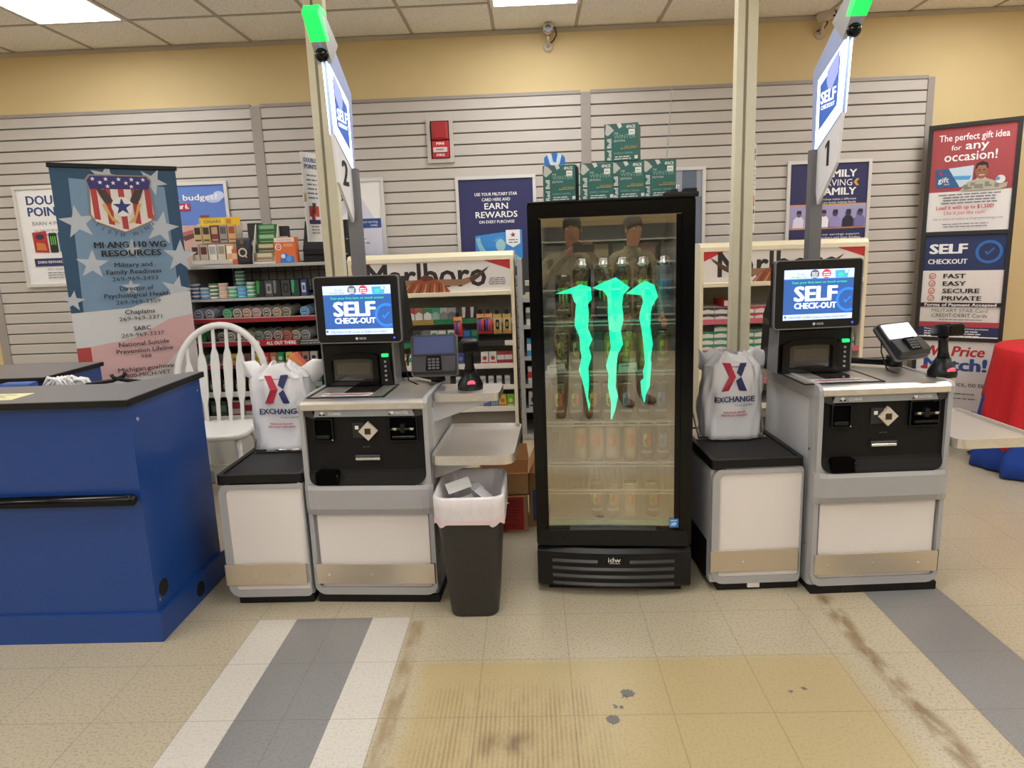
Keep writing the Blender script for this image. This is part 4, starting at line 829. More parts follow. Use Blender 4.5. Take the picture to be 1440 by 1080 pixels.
CANTOP = mat('can_aluminium', (206, 206, 208), .25, 1)
def can(name, label, r, h, body, accent, word, claw, cap, group):
    t = thing(name, label, 'drink can', group=group)
    b = B(); b.lathe([(r * .8, 0), (r, .012), (r, h - .016), (r * .84, h - .002)], mat('can_%d_%d_%d' % body, body, .3, .3), 24)
    n = 9
    def wrap(u, v): a = u / r; return (r * 1.006 * math.sin(a), -r * 1.006 * math.cos(a), v)
    def patch(pts, m, k):
        q = r + .0006 * k; b.add([(q * math.sin(u / r), -q * math.cos(u / r), v) for u, v in pts], [list(range(len(pts)))], m)
    ac = ink(*accent[0]); ac2 = ink(*accent[1])
    if claw:
        for i in (-1, 0, 1): u = i * r * .42; patch([(u - r * .24, h * .72), (u + r * .2, h * .74), (u + r * .12, h * .55), (u + r * .08, h * .36 - .04 * h * (i == 0)), (u - .02 * r, h * .45), (u - r * .06, h * .62)], ac, 2)
    else:
        patch([(-r * .5, h * .72), (-r * .05, h * .78), (-r * .05, h * .36), (-r * .45, h * .42)], ac, 2); patch([(r * .05, h * .78), (r * .5, h * .72), (r * .45, h * .42), (r * .05, h * .36)], ac2, 2)
        patch([(-r * .3, h * .6), (r * .12, h * .62), (r * .1, h * .56), (-r * .1, h * .55), (-r * .12, h * .44), (-r * .28, h * .44)], ink(*body), 3)
    vs, fs = glyphs(word, .02); x0 = min(p[0] for p in vs); x1 = max(p[0] for p in vs); sc = r * 1.5 / (x1 - x0)
    b.add([((r + .0012) * math.sin(((p[0] - x0) * sc - r * .75) / r), -(r + .0012) * math.cos(((p[0] - x0) * sc - r * .75) / r), h * .2 + p[1] * sc * .9) for p in vs], fs, ink(200, 200, 196))
    b.build('can_body', t)
    b = B()
    if cap: b.lathe([(r * .84, h - .002), (r * .8, h + .01), (r * .66, h + .014), (r * .64, h + .03), (r * .56, h + .034)], CANTOP, 20)
    else: b.lathe([(r * .84, h - .002), (r * .86, h + .002), (r * .78, h + .003), (r * .76, h - .003)], CANTOP, 20)
    b.build('lid', t); return t
BLK = (28, 30, 30)
xs1 = [-.113, -.026, .051, .134, .219]; G1 = 'tall resealable cans on the top shelf of the cooler'
o = can('drink_can', 'shorter black can at the left end of the top cooler shelf', .033, .172, BLK, ((96, 190, 70),) * 2, 'MONSTER', True, False, G1); place(o, -.187, .125, 1.135)
tall = can('drink_can', '', .0365, .205, (34, 38, 36), ((110, 196, 70),) * 2, 'MONSTER', True, True, G1)
for i, x in enumerate(xs1[:4]):
    o = tall if i == 0 else dup(tall, (0, 0, 0)); o['label'] = 'tall capped black can with green claw, %s of four on the top cooler shelf' % ORD[i]; place(o, x * .98, .125, 1.135)
o = can('drink_can', 'tall pale can with a blue claw at the right end of the top cooler shelf', .0365, .205, (120, 128, 134), ((80, 150, 200),) * 2, 'MONSTER', True, True, G1); place(o, .214, .125, 1.135)
rows = (
 ('second', .932, [(-.203, 0), (-.138, 0), (.0, 1), (.075, 1), (.145, 1), (.215, 2)]),
 ('third', .722, [(-.217, 3), (-.148, 3), (-.073, 3), (-.004, 3), (.064, 4), (.137, 4), (.206, 4)]),
 ('fourth', .548, [(-.131, 5), (-.063, 5), (.004, 5), (.08, 5), (.148, 3), (.214, 4)]),
 ('fifth', .296, [(-.064, 3), (.006, 3), (.079, 5), (.175, 3)]))
KINDS = (((40, 42, 40), ((176, 190, 60), (90, 96, 60)), 'grey can with a lime emblem'), ((150, 138, 60), ((196, 200, 70), (200, 110, 80)), 'gold can with a lime and coral emblem'), ((120, 104, 60), ((190, 200, 60), (214, 110, 50)), 'olive can with an orange emblem'),
 ((84, 70, 58), ((186, 190, 70), (200, 84, 72)), 'brown can with a lime and red emblem'), ((36, 44, 62), ((70, 160, 190), (120, 100, 160)), 'navy can with a blue emblem'), ((190, 170, 136), ((214, 130, 60), (206, 96, 60)), 'pale can with an orange emblem'))
PR = {}
for rn_, z, its in rows:
    n_in = {}
    for i, (x, k) in enumerate(its):
        body, ac, desc = KINDS[k]
        lab = '%s, %s from left on the %s cooler shelf' % (desc, ORD[i], rn_)
        if k not in PR: PR[k] = o = can('drink_can', lab, .031, .145, body, ac, 'REIGN', False, False, None)
        else: o = dup(PR[k], (0, 0, 0), None, lab)
        o['group'] = 'cans on the %s shelf of the cooler' % rn_; place(o, x * .98, .122, z)
o = tag(B().build('x', None) if False else (lambda b: (b.box(-.033, .033, -.02, .02, 0, .15, ink(40, 74, 66)), b.build('drink_carton', None))[1])(B()), 'dark green carton between the cans on the second cooler shelf', 'carton'); place(o, -.066, .125, .932)

# ---------------------------------------------------------------- four-packs stacked on the cooler
TEAL = mat('teal_carton', (38, 92, 84), .5, noise=.04)
def fourpack(label):
    w, d, h = .124, .124, .136
    t = thing('drink_carton', label, 'drink carton', group='teal drink cartons on top of the cooler')
    b = B(); b.box(-w / 2, w / 2, 0, d, 0, h, TEAL, .002); F = Face(b, (-w / 2, -.0002, 0), (1, 0, 0), (0, 0, 1)); pw = ink(196, 200, 196); gd = ink(176, 150, 70); pt = ink(120, 160, 150)
    F.poly([(0, h), (.052, h), (.04, .118), (.012, .09), (0, .093)], ink(60, 84, 80)); F.poly([(.002, .1), (.012, .093), (.036, .112), (.02, .13), (.006, .136)], ink(170, 172, 166)); F.poly([(.045, h), (.06, h), (.066, .124), (.054, .118)], ink(190, 190, 184))
    F.text('4PACK', .098, h - .019, .011, pw, w=.034, bold=.02); F.rect(.09, .113, h - .044, h - .023, ink(214, 214, 206)); F.lines(.093, .11, h - .034, .004, gy_, 1)
    F.text('THE', .036, .098, .006, pw, al='l'); F.text('WINTER', .036, .081, .015, pt, al='l', w=.08, bold=.0); F.text('EDITION', .036, .07, .007, pw, al='l', w=.04)
    F.rect(.066, w - .006, .044, .046, gd); F.disc(.064, .045, .003, gd, 8); F.text('ICED VANILLA', .074, .048, .006, gd, al='l', w=.048)
    F.text('Red Bull', .026, .006, .016, pw, rot=PI / 2, al='l', w=.075, bold=.02); F.text('ENERGY DRINK', .036, .025, .007, pt, al='l', w=.07); F.lines(.036, .1, .014, .006, pw, 2, 1.3); F.rect(.112, .124, .006, .018, pw)
    Gs = Face(b, (-w / 2 - .0002, d, 0), (0, -1, 0), (0, 0, 1)); Gs.rect(0, d, 0, h, ink(92, 118, 118)); Gs.lines(.02, .11, .11, .012, pw, 5); b.build('carton', t)
    b = B(); b.box(-.03, .03, .06, .064, h - .0005, h + .002, ink(190, 190, 184)); b.build('carry_strap', t); return t
fp = fourpack('leftmost teal drink carton on top of the cooler')
ZT0 = 1.592
place(fp, -.19, .06, ZT0, R(-6))
for x, y, z, rz_, lab in ((-.048, .05, ZT0, R(-2), 'teal drink carton second from the left on top of the cooler'), (.068, .05, ZT0, R(-4), 'teal drink carton under the raised one on the cooler'), (.186, .05, ZT0, R(2), 'rightmost teal drink carton on top of the cooler'), (.045, .055, ZT0 + .1375, R(-9), 'teal drink carton stacked above the others on the cooler')):
    place(dup(fp, (0, 0, 0), None, lab), x, y, z, rz_)
b = B(); b.prism([(-.042, 0), (.042, 0), (.042, .185), (.03, .197), (.008, .203), (-.008, .203), (-.03, .197), (-.042, .185)], 'y', 0, .04, ink(40, 116, 196)); F = Face(b, (0, -.0002, 0), (1, 0, 0), (0, 0, 1)); F.poly([(-.03, .2), (-.012, .2), (-.006, .17), (.006, .165), (.014, .2), (.03, .196), (.02, .16), (0, .148), (-.018, .16)], ink(210, 222, 230)); F.rect(-.042, .042, .128, .14, ink(220, 226, 232)); F.text('PLASTIC', 0, .13, .008, ink(40, 80, 150), w=.04)
o = tag(b.build('blue_packet', None), 'blue and white packet standing behind the leftmost teal carton', 'packet'); place(o, -.213, .24, ZT0)
b = B(); b.tube([(0, 0, 0), (.012, 0, .2), (.03, 0, .45)], .002, ink(150, 146, 140), 5); o = tag(b.build('wire', None), 'thin wire rising from the back of the cooler top', 'wire'); place(o, .23, .3, 1.58)

# ================================================================ BLUE COUNTER
BLUE = mat('blue_laminate', (22, 64, 134), .32, noise=.03, scale=4)
LAM = mat('grey_counter_laminate', (112, 108, 108), .4, noise=.12, scale=160)
def xyloft(b, pts, z0, z1, m): b.loft([[(x, y, z0) for x, y in pts], [(x, y, z1) for x, y in pts]], m, True, False)
t = thing('checkout_counter', 'large blue checkout counter with grey top at the left', 'counter', (0, 0, 0))
b = B(); xyloft(b, [(-4.2, 2.395), (-1.452, 2.395), (-1.452, 2.94), (-1.6, 2.69), (-4.2, 2.69)], .115, .922, BLUE); b.build('body', t)
b = B(); xyloft(b, [(-4.2, 2.383), (-1.438, 2.383), (-1.438, 2.95), (-1.6, 2.68), (-4.2, 2.68)], 0, .118, BLUE); b.build('plinth', t)
b = B(); xyloft(b, [(-4.2, 2.365), (-1.436, 2.365), (-1.436, 2.955), (-1.50, 2.955), (-1.66, 2.72), (-4.2, 2.72)], .922, .945, MATTEBLACK); xyloft(b, [(-4.2, 2.372), (-1.443, 2.372), (-1.443, 2.95), (-1.495, 2.95), (-1.655, 2.713), (-4.2, 2.713)], .945, .9465, LAM); b.build('countertop', t)
b = B(); b.tube([(-4.2, 2.372, .575), (-1.475, 2.372, .575)], .021, GLOSSBLACK, 14); b.ball((-1.475, 2.372, .575), .021, GLOSSBLACK, 12)
for x in (-4, -3.2, -2.4, -1.6): b.cyl((x, 2.375, .575), (x, 2.396, .575), .012, BLACK)
b.build('bumper_rail', t)
HOLE = mat('grommet_black', (8, 8, 10), .6)
for y, z, r_ in ((2.455, .19, .033), (2.70, .055, .033)): b = B(); b.cyl((-1.454 if z > .1 else -1.44, y, z), (-1.4505 if z > .1 else -1.4365, y, z), r_, HOLE, 20); b.build('cable_hole', t)
b = B()
for y, z in ((2.44, .86), (2.425, .155), (2.91, .87)): b.cyl((-1.453, y, z), (-1.449, y, z), .008, CHROME, 12)
b.build('bolt', t)
b = B(); b.box(-2.3, -1.90, 2.43, 2.55, .9466, .9482, ink(222, 216, 160)); F = Face(b, (-2.3, 2.43, .9483), (1, 0, 0), (0, 1, 0), .0002); F.lines(.05, .36, .085, .014, gy_, 3, 1.6)
tag(b.build('notice_sheet', None), 'pale yellow sheet lying on the blue counter at the left edge', 'paper')

t = thing('rear_counter', 'second blue counter with grey top behind the front one', 'counter', (0, 0, 0))
b = B(); b.box(-4.2, -2.39, 3.28, 3.74, 0, .868, BLUE, .003); b.build('body', t)
b = B(); b.box(-4.2, -2.374, 3.265, 3.75, .868, .89, MATTEBLACK, .003); b.box(-4.2, -2.38, 3.27, 3.745, .89, .8915, LAM); b.build('countertop', t)
# bits lying on a ledge between the two counters
t = thing('service_ledge', 'low grey ledge hidden behind the blue counter', 'ledge', (-2.1, 3.0, 0))
b = B(); b.box(-.6, .5, -.2, .15, .84, .865, LAM, .003); b.build('top', t); b = B(); b.box(-.58, .48, -.18, .13, 0, .84, DGREY); b.build('body', t)
rn = random.Random(3); b = B()
for k in range(9): a = rn.random() * 1.2 - .2; x = -.07 + .018 * k; b.tube([(x - .03, rn.random() * .03, .02), (x, rn.random() * .03, .05 + rn.random() * .02), (x + .03, rn.random() * .03, .05), (x + .05, .01, .02)], .008, FILM, 6)
tag(b.build('plastic_gloves', None, (-2.1, 3.0, .868)), 'crumpled white plastic bundle behind the blue counter', 'plastic bundle')
b = B(); b.tube([(0, 0, .03), (.12, .0, .045), (.16, .02, .06), (.17, .02, .075)], .009, BLACK, 8)
o = tag(b.build('hook_rod', None, (-1.98, 2.98, .868)), 'black rod beside the white plastic bundle behind the counter', 'rod')
o = o.copy(); C.objects.link(o); o.location = (-1.68, 2.98, .868); o.rotation_euler = (0, 0, PI); o['label'] = 'black rod behind the counter below the banner web address'
b = B(); b.box(-.07, .07, -.03, .03, 0, .05, ink(60, 92, 160), .01); tag(b.build('blue_packet', None, (-2.3, 3.0, .865)), 'small blue packet at the left of the white plastic bundle', 'packet')

# ================================================================ WHITE CHAIR
CW = mat('white_painted_wood', (228, 226, 222), .4, noise=.02)
t = thing('windsor_chair', 'white painted spindle back wooden chair behind the bagging stand', 'chair', (-1.875, 3.93, 0), R(6))
b = B(); b.loft([[(x * k, y * k, z) for x, y in rrect(-.225, .225, -.22, .2, [.1, .1, .14, .14], 7)] for z, k in ((.415, .9), (.428, .98), (.445, 1), (.455, .97))], CW, True, True); b.build('seat', t)
b = B(); pts = [(-.235, .17, .45), (-.25, .19, .6)] + [(.262 * math.cos(a), .19 + .06 * math.sin(a) * 1.0, .72 + .31 * math.sin(a)) for a in [PI - PI * i / 20 for i in range(21)]] + [(.25, .19, .6), (.235, .17, .45)]
b.tube(pts, .021, CW, 10); b.build('back_bow', t)
for i in range(6):
    x = -.175 + .07 * i; xt = x * 1.12; zt = .72 + .31 * math.sqrt(max(0, 1 - (xt / .262) ** 2)) - .01; b = B(); y0 = .165; y1 = .19 + .06 * (zt - .72) / .31
    rings = []
    for v, w_ in ((0, .010), (.2, .011), (.3, .022), (.45, .024), (.62, .027), (.72, .021), (.78, .010), (1, .009)): cx = x + (xt - x) * v; cy = y0 + (y1 - y0) * v; z = .45 + (zt - .45) * v; rings.append([(cx + p, cy + q, z) for p, q in ((-w_, -.006), (w_, -.006), (w_, .006), (-w_, .006))])
    b.loft(rings, CW, True, False); b.build('spindle', t)
for sx_, sy_ in ((-1, -1), (1, -1), (-1, 1), (1, 1)):
    b = B(); p0 = Vector((sx_ * .16, sy_ * .14, .42)); p1 = Vector((sx_ * .21, sy_ * .21, 0)); b.tube([p0.lerp(p1, v) for v in (0, .12, .2, .35, .5, .6, .7, .85, 1)], [.016, .018, .013, .022, .019, .013, .02, .016, .012], CW, 10); b.build('leg', t)
b = B()
for s in (-1, 1): b.tube([(s * .182, -.172, .22), (s * .182, .172, .22)], .011, CW)
b.tube([(-.182, 0, .22), (.182, 0, .22)], .011, CW); b.build('stretcher', t)

# ================================================================ WASTE BIN
BINM = mat('bin_plastic', (46, 44, 43), .5)
t = thing('waste_bin', 'black waste bin with a white liner right of the left kiosk', 'waste bin', (-.262, 2.66, 0), R(0))
def rr3(w, d, r, z, n=6): return [(x, y, z) for x, y in rrect(-w / 2, w / 2, -d / 2, d / 2, r, n)]
b = B(); b.loft([rr3(.18, .27, .04, 0), rr3(.19, .28, .045, .008), rr3(.258, .36, .055, .47), rr3(.262, .364, .055, .5), rr3(.25, .35, .05, .5), rr3(.18, .26, .04, .03)], BINM, True, True); b.build('bin_body', t)
LINER = bpy.data.materials.new('thin_liner_film'); LINER.use_nodes = True; nt = LINER.node_tree; nt.nodes.clear(); o_ = nt.nodes.new('ShaderNodeOutputMaterial'); mx = nt.nodes.new('ShaderNodeMixShader'); tr = nt.nodes.new('ShaderNodeBsdfTransparent'); pb = nt.nodes.new('ShaderNodeBsdfPrincipled'); pb.inputs['Base Color'].default_value = rgb((226, 220, 222)); pb.inputs['Roughness'].default_value = .35; nz = nt.nodes.new('ShaderNodeTexNoise'); nz.inputs['Scale'].default_value = 14; mr = nt.nodes.new('ShaderNodeMapRange'); mr.inputs[3].default_value = .8; mr.inputs[4].default_value = 1.0
nt.links.new(nz.outputs['Fac'], mr.inputs[0]); nt.links.new(mr.outputs[0], mx.inputs[0]); nt.links.new(tr.outputs[0], mx.inputs[1]); nt.links.new(pb.outputs[0], mx.inputs[2]); nt.links.new(mx.outputs[0], o_.inputs[0])
b = B(); rn = random.Random(4)
def wob(ring, k, q): return [(x * (1 + q * math.sin(j * 1.3 + k)), y * (1 + q * math.sin(j * 1.9 + k)), z + q * .5 * math.sin(j * .9 + k * 2)) for j, (x, y, z) in enumerate(ring)]
b.loft([wob(rr3(.165, .24, .04, .2, 12), 1, .03), wob(rr3(.218, .312, .05, .4, 12), 2, .012), rr3(.247, .348, .05, .505, 12), rr3(.262, .364, .055, .512, 12), rr3(.276, .378, .06, .503, 12), wob(rr3(.276, .378, .06, .47, 12), 3, .008), wob(rr3(.274, .376, .06, .43, 12), 4, .012), wob(rr3(.272, .374, .06, .40, 12), 5, .014)], LINER, False); b.build('bin_liner', t)
b = B(); rings = [wob(rr3(.2745, .3765, .06, z, 12), 5, .013) for z in (.425, .40)]; b.loft(rings, mat('pink_drawstring', (220, 196, 200), .5), False); b.build('drawstring', t)
for k, (x, y, z, rz_, w_) in enumerate(((-.03, -.02, .43, .4, .05), (.05, .03, .42, 1.0, .04), (.02, -.06, .42, -.5, .06))):
    b = B(T(x, y, z, rz_, R(35 - 20 * k), R(20 * k - 10)))
    for q in range(4): b.box(-w_, w_, q * .045 - .09, q * .045 - .044, 0, .0015, ink(222, 222, 222), M=T(0, 0, .006 * q * (1 if q % 2 else -1), 0, R(14 if q % 2 else -14)))
    tag(b.build('paper_scrap', None, (-.262, 2.66, 0)), 'crumpled white paper in the waste bin, %s' % ('left one', 'right upright one', 'front one')[k], 'paper', 'papers in the waste bin')

# ================================================================ CARDBOARD BOXES BY THE COOLER
t = thing('open_carton', 'open brown cardboard box stacked on the red box beside the cooler', 'cardboard box', (-.17, 3.37, .192))
b = B(); w_, d_, h_ = .26, .24, .115
for x0_, x1_, y0_, y1_ in ((-w_ / 2, w_ / 2, 0, .004), (-w_ / 2, w_ / 2, d_ - .004, d_), (-w_ / 2, -w_ / 2 + .004, 0, d_), (w_ / 2 - .004, w_ / 2, 0, d_)): b.box(x0_, x1_, y0_, y1_, 0, h_, CARD)
b.box(-w_ / 2, w_ / 2, 0, d_, 0, .004, CARD); b.build('carton', t)
b = B(T(0, .002, h_)); b.box(-w_ / 2, w_ / 2, -.001, .002, 0, .0, CARD) if False else None
b.loft([[(w_ / 2, 0, 0), (w_ / 2, d_, 0), (w_ / 2 + .003, d_, 0), (w_ / 2 + .003, 0, 0)], [(w_ / 2 + .03, .01, .07), (w_ / 2 + .035, d_ - .01, .08), (w_ / 2 + .038, d_ - .01, .08), (w_ / 2 + .033, .01, .07)]], CARD, True, False); b.build('side_flap', t)
b = B(); b.loft([[(-w_ / 2, d_, h_), (w_ / 2, d_, h_), (w_ / 2, d_ + .004, h_), (-w_ / 2, d_ + .004, h_)], [(-w_ / 2 + .01, d_ + .01, h_ + .085), (w_ / 2 - .01, d_ + .01, h_ + .085), (w_ / 2 - .01, d_ + .014, h_ + .085), (-w_ / 2 + .01, d_ + .014, h_ + .085)]], CARD, True, False); b.build('back_flap', t)
t = thing('red_carton', 'red printed carton on the floor under the open brown box', 'cardboard box', (-.17, 3.352, 0))
b = B(); b.box(-.15, .118, 0, .27, 0, .19, CARD, .002); b.build('carton', t)
b = B(); b.box(-.147, .098, -.0015, 0, .012, .186, ink(168, 34, 32)); F = Face(b, (0, -.0017, 0), (1, 0, 0), (0, 0, 1), .0003); dk = ink(96, 20, 22)
F.rect(-.045, -.02, .10, .16, ink(176, 160, 150)); F.lines(-.04, -.022, .14, .008, bk, 4, 1.4); F.lines(.0, .085, .165, .008, dk, 5); F.lines(-.1, .08, .09, .006, dk, 3); F.text('Orange', .01, .03, .022, dk, w=.11, sk=.2); b.build('print', t)
t = thing('blue_carton', 'narrow carton with a blue side between the red box and the cooler', 'cardboard box', (.0, 3.42, 0))
b = B(); b.box(-.045, .2, 0, .22, 0, .29, CARD, .002); b.build('carton', t); b = B(); b.box(-.025, .19, -.0015, 0, .03, .2, ink(50, 86, 140)); b.build('print', t)

# ================================================================ ROUND TABLE WITH TWO CLOTHS
tx_, ty_ = 3.16, 4.12
t = thing('round_table', 'round table hidden under the red and blue cloths at the right', 'table', (tx_, ty_, 0))
b = B(); b.lathe([(.36, .705), (.365, .715), (.365, .73), (.36, .735)], DGREY, 40); b.build('tabletop', t)
b = B(); b.lathe([(.24, 0), (.24, .02), (.04, .05), (.035, .705)], MATTEBLACK, 24); b.build('pedestal', t)
def cloth(name, label, r0, zt, fn, m, folds, amp, seed):
    rings = []; N = 96
    rings.append([(.02 * math.cos(2 * PI * j / N), .02 * math.sin(2 * PI * j / N), zt) for j in range(N)])
    rings.append([(r0 * math.cos(2 * PI * j / N), r0 * math.sin(2 * PI * j / N), zt) for j in range(N)])
    rings.append([((r0 + .012) * math.cos(2 * PI * j / N), (r0 + .012) * math.sin(2 * PI * j / N), zt - .012) for j in range(N)])
    for k in range(1, 9):
        v = k / 8; ring = []
        for j in range(N):
            a = 2 * PI * j / N; zb = fn(a); z = zt - .012 - (zt - .012 - zb) * v; q = (zt - z) / .74
            r = r0 + .012 + .07 * q + amp * q * math.sin(folds * a + seed) + amp * .5 * q * math.sin(2 * folds * a + 1.3 * seed)
            ring.append((r * math.cos(a), r * math.sin(a), z))
        rings.append(ring)
    b = B(); b.loft(rings, m, True); o = b.build(name, None, (tx_, ty_, 0)); sm = o.modifiers.new('thickness', 'SOLIDIFY'); sm.thickness = .002; sm.offset = 1
    return tag(o, label, 'tablecloth')
cloth('blue_tablecloth', 'floor length royal blue tablecloth under the red one', .366, .737, lambda a: .012, mat('royal_blue_cloth', (24, 66, 160), .75, bump=.15, scale=300), 11, .035, .4)
cloth('red_tablecloth', 'bright red square cloth draped over the blue tablecloth', .372, .742, lambda a: .42 - .28 * abs(math.cos(2 * (a - R(12)))) ** 3, mat('red_cloth', (206, 22, 34), .75, bump=.15, scale=300), 11, .035, .4)
b = B(); b.box(-.05, .05, -.03, .03, 0, .012, CARD, .003); tag(b.build('small_box', None, (3.08, 4.1, .745), (0, 0, .3)), 'small tan box lying on the red tablecloth', 'small box')

# ================================================================ SMOKELESS TOBACCO SHELVING (left)
DARKM = mat('shelf_dark_metal', (56, 55, 56), .5); LGM = mat('shelf_grey_metal', (176, 173, 170), .4, .2); RAIL = mat('price_rail_red', (150, 26, 38), .4)
FY = 4.4
t = thing('wall_shelf_unit', 'dark open shelving of round tins with red price rails behind the white chair', 'shelving', (0, FY, 0))
xa, xb = -2.19, -1.155
for a_, c_ in ((xa, xa + .018), (xb - .018, xb)): b = B(); b.box(a_, c_, 0, .5, 0, 1.372, LGM); b.build('side_panel', t)
b = B(); b.box(xa, xb, .46, .48, 0, 1.37, DARKM); b.build('back_panel', t)
b = B(); b.box(xa - .004, xb + .004, -.02, .5, 1.365, 1.385, LGM, .002); b.build('top_shelf', t)
b = B()
for i in range(15): x = xa + .2 + .057 * i; b.box(x - .002, x + .002, .3, .304, 1.2, 1.36, DARKM)
for z in (1.22, 1.275, 1.33): b.box(xa + .18, xb - .02, .298, .302, z - .002, z + .002, DARKM)
b.box(xa + .18, xb - .02, .306, .31, 1.2, 1.36, mat('mesh_backing', (150, 150, 150), .6)); b.build('wire_mesh', t)
SZ = ((1.19, LGM), (1.052, RAIL), (.902, RAIL), (.757, RAIL), (.57, WHITE), (.41, WHITE))
for z, m in SZ:
    b = B(); b.box(xa + .018, xb - .018, .0, .46, z - .026, z - .014, DARKM if m is not LGM else LGM); b.build('shelf', t)
    b = B(); hgt = .012 if m is LGM else .034; b.box(xa + .018, xb - .018, -.012, 0, z - .03, z - .03 + hgt, m, .002)
    if m is RAIL: b.box(xa + .018, xb - .018, -.014, -.01, z - .003, z + .002, LGM)
    b.build('price_rail', t)
b = B(); b.box(xa, xb, -.01, .46, 0, .3, WHITE, .004); b.build('base', t)
b = B(); b.box(-1.80, -1.50, -.018, -.012, .868, .907, ink(176, 36, 46)); b.box(-1.495, -1.31, -.018, -.012, .865, .905, ink(60, 56, 56)); b.box(-1.30, -1.23, -.02, -.012, .855, .908, bk)
F = Face(b, (0, -.0185, 0), (1, 0, 0), (0, 0, 1)); F.text('ALL OUT THERE', -1.51, .876, .022, wt, al='r', w=.19, bold=.02); F.disc(-1.76, .888, .017, wt, 14); F.lines(-1.485, -1.32, .892, .008, ink(190, 190, 190), 2); F.k = 6; F.text('$9.99', -1.265, .876, .022, wt, w=.055, bold=.02); b.build('shelf_banner', t)

# tins standing in stacks on the grey shelf: each tin one object, copied
def tin(body, top, r=.0305, h=.0235):
    b = B(); k = ink(*body, ); b.lathe([(r * .96, 0), (r, .002), (r, h * .5)], k, 18); b.lathe([(r * 1.01, h * .52), (r * 1.01, h - .002), (r * .97, h)], ink(*top), 18)
    b.lathe([(r * 1.003, h * .16), (r * 1.003, h * .42)], ink(*[min(255, x + 60) for x in body]), 18, cap=False); return b
STK = ((-2.148, 4, (34, 52, 96), (214, 214, 216), 'navy and white'), (-2.087, 3, (70, 130, 180), (226, 230, 234), 'light blue'), (-2.027, 4, (206, 210, 200), (96, 140, 90), 'white and green'), (-1.966, 4, (214, 140, 110), (226, 222, 216), 'salmon and white'), (-1.906, 3, (50, 150, 90), (214, 226, 216), 'green and white'), (-1.846, 3, (84, 160, 216), (120, 176, 226), 'sky blue'), (-1.785, 4, (46, 140, 84), (222, 230, 224), 'bright green'))
for si, (x, n, body, top, nm) in enumerate(STK):
    for k in range(n):
        lab = '%s tin, %s in the %s stack from left, grey shelf' % (nm, ('lowest', 'second lowest', 'third lowest', 'topmost')[k] if not (n == 3 and k == 2) else 'topmost', ORD[si])
        if k == 0: o0 = o = tin(body, top).build('snuff_tin', None, (x, FY + .05, 1.178))
        else: o = o0.copy(); C.objects.link(o); o.location = (x + .002 * math.sin(k * 3 + si), FY + .05, 1.178 + .0238 * k)
        tag(o, lab, 'tin', 'stacked round tins on the grey shelf')
for k in range(4):
    if k == 0: o0 = o = tin((40, 110, 76), (206, 222, 212)).build('snuff_tin', None, (-1.885, FY + .13, 1.178 + .0715))
    else: o = o0.copy(); C.objects.link(o); o.location = (-1.885, FY + .13, 1.2495 + .0238 * k)
    tag(o, 'green tin of the tall back stack on the grey shelf, %s' % ('lowest shown', 'second shown', 'third shown', 'topmost')[k], 'tin', 'stacked round tins on the grey shelf')
for k in range(3):
    o = o0.copy(); C.objects.link(o); o.location = (-1.885, FY + .13, 1.178 + .0238 * k); tag(o, 'green tin hidden low in the tall back stack on the grey shelf', 'tin', 'stacked round tins on the grey shelf')
def carton(name, w, d, h, body, accent, style=0, txt=None):
    """a printed packet, front at y = 0"""
    b = B(); b.box(-w / 2, w / 2, 0, d, 0, h, ink(*body), min(.0015, w * .05), 1); F = Face(b, (-w / 2, -.0002, 0), (1, 0, 0), (0, 0, 1), .0003); a = ink(*accent)
    if style == 0: F.poly([(0, h), (0, h * .55), (w / 2, h * .72), (w, h * .55), (w, h)], a)                 # chevron-topped pack
    elif style == 1: F.disc(w / 2, h * .5, min(w, h) * .3, a, 14); F.rect(w * .1, w * .9, h * .1, h * .2, a)
    elif style == 2: F.rect(0, w, h * .35, h * .72, a)
    elif style == 3: F.rect(w * .12, w * .88, h * .5, h * .9, a); F.rect(w * .12, w * .88, h * .12, h * .2, a)
    elif style == 4: F.rect(0, w * .42, h * .2, h, a); F.poly([(w * .3, h * .2), (w * .42, h * .2), (w * .42, h * .75)], ink(*body))
    elif style == 5: F.rect(w * .2, w * .8, h * .2, h * .8, a); F.rect(w * .35, w * .65, h * .35, h * .65, ink(*body))
    if txt: F.text(txt, w / 2, h * .3, h * .14, ink(*(accent if style in (2, 3) else (70, 70, 76))), w=w * .7)
    return b
for i, (x, w_, body, acc, nm) in enumerate(((-1.718, .05, (22, 26, 24), (40, 150, 70), 'black and green'), (-1.664, .052, (70, 74, 76), (150, 154, 156), 'grey'), (-1.611, .046, (30, 30, 32), (120, 120, 120), 'black'), (-1.556, .056, (60, 62, 64), (26, 26, 28), 'charcoal'), (-1.494, .05, (34, 60, 52), (60, 160, 110), 'dark green'), (-1.44, .04, (52, 62, 110), (190, 196, 214), 'blue'))):
    tag(carton('x', w_, .05, .102, body, acc, 4 if i % 2 == 0 else 5).build('tobacco_can', None, (x, FY + .02, 1.178)), '%s tall carton, %s from left beside the tin stacks' % (nm, ORD[i]), 'carton', 'tall cartons on the grey shelf')
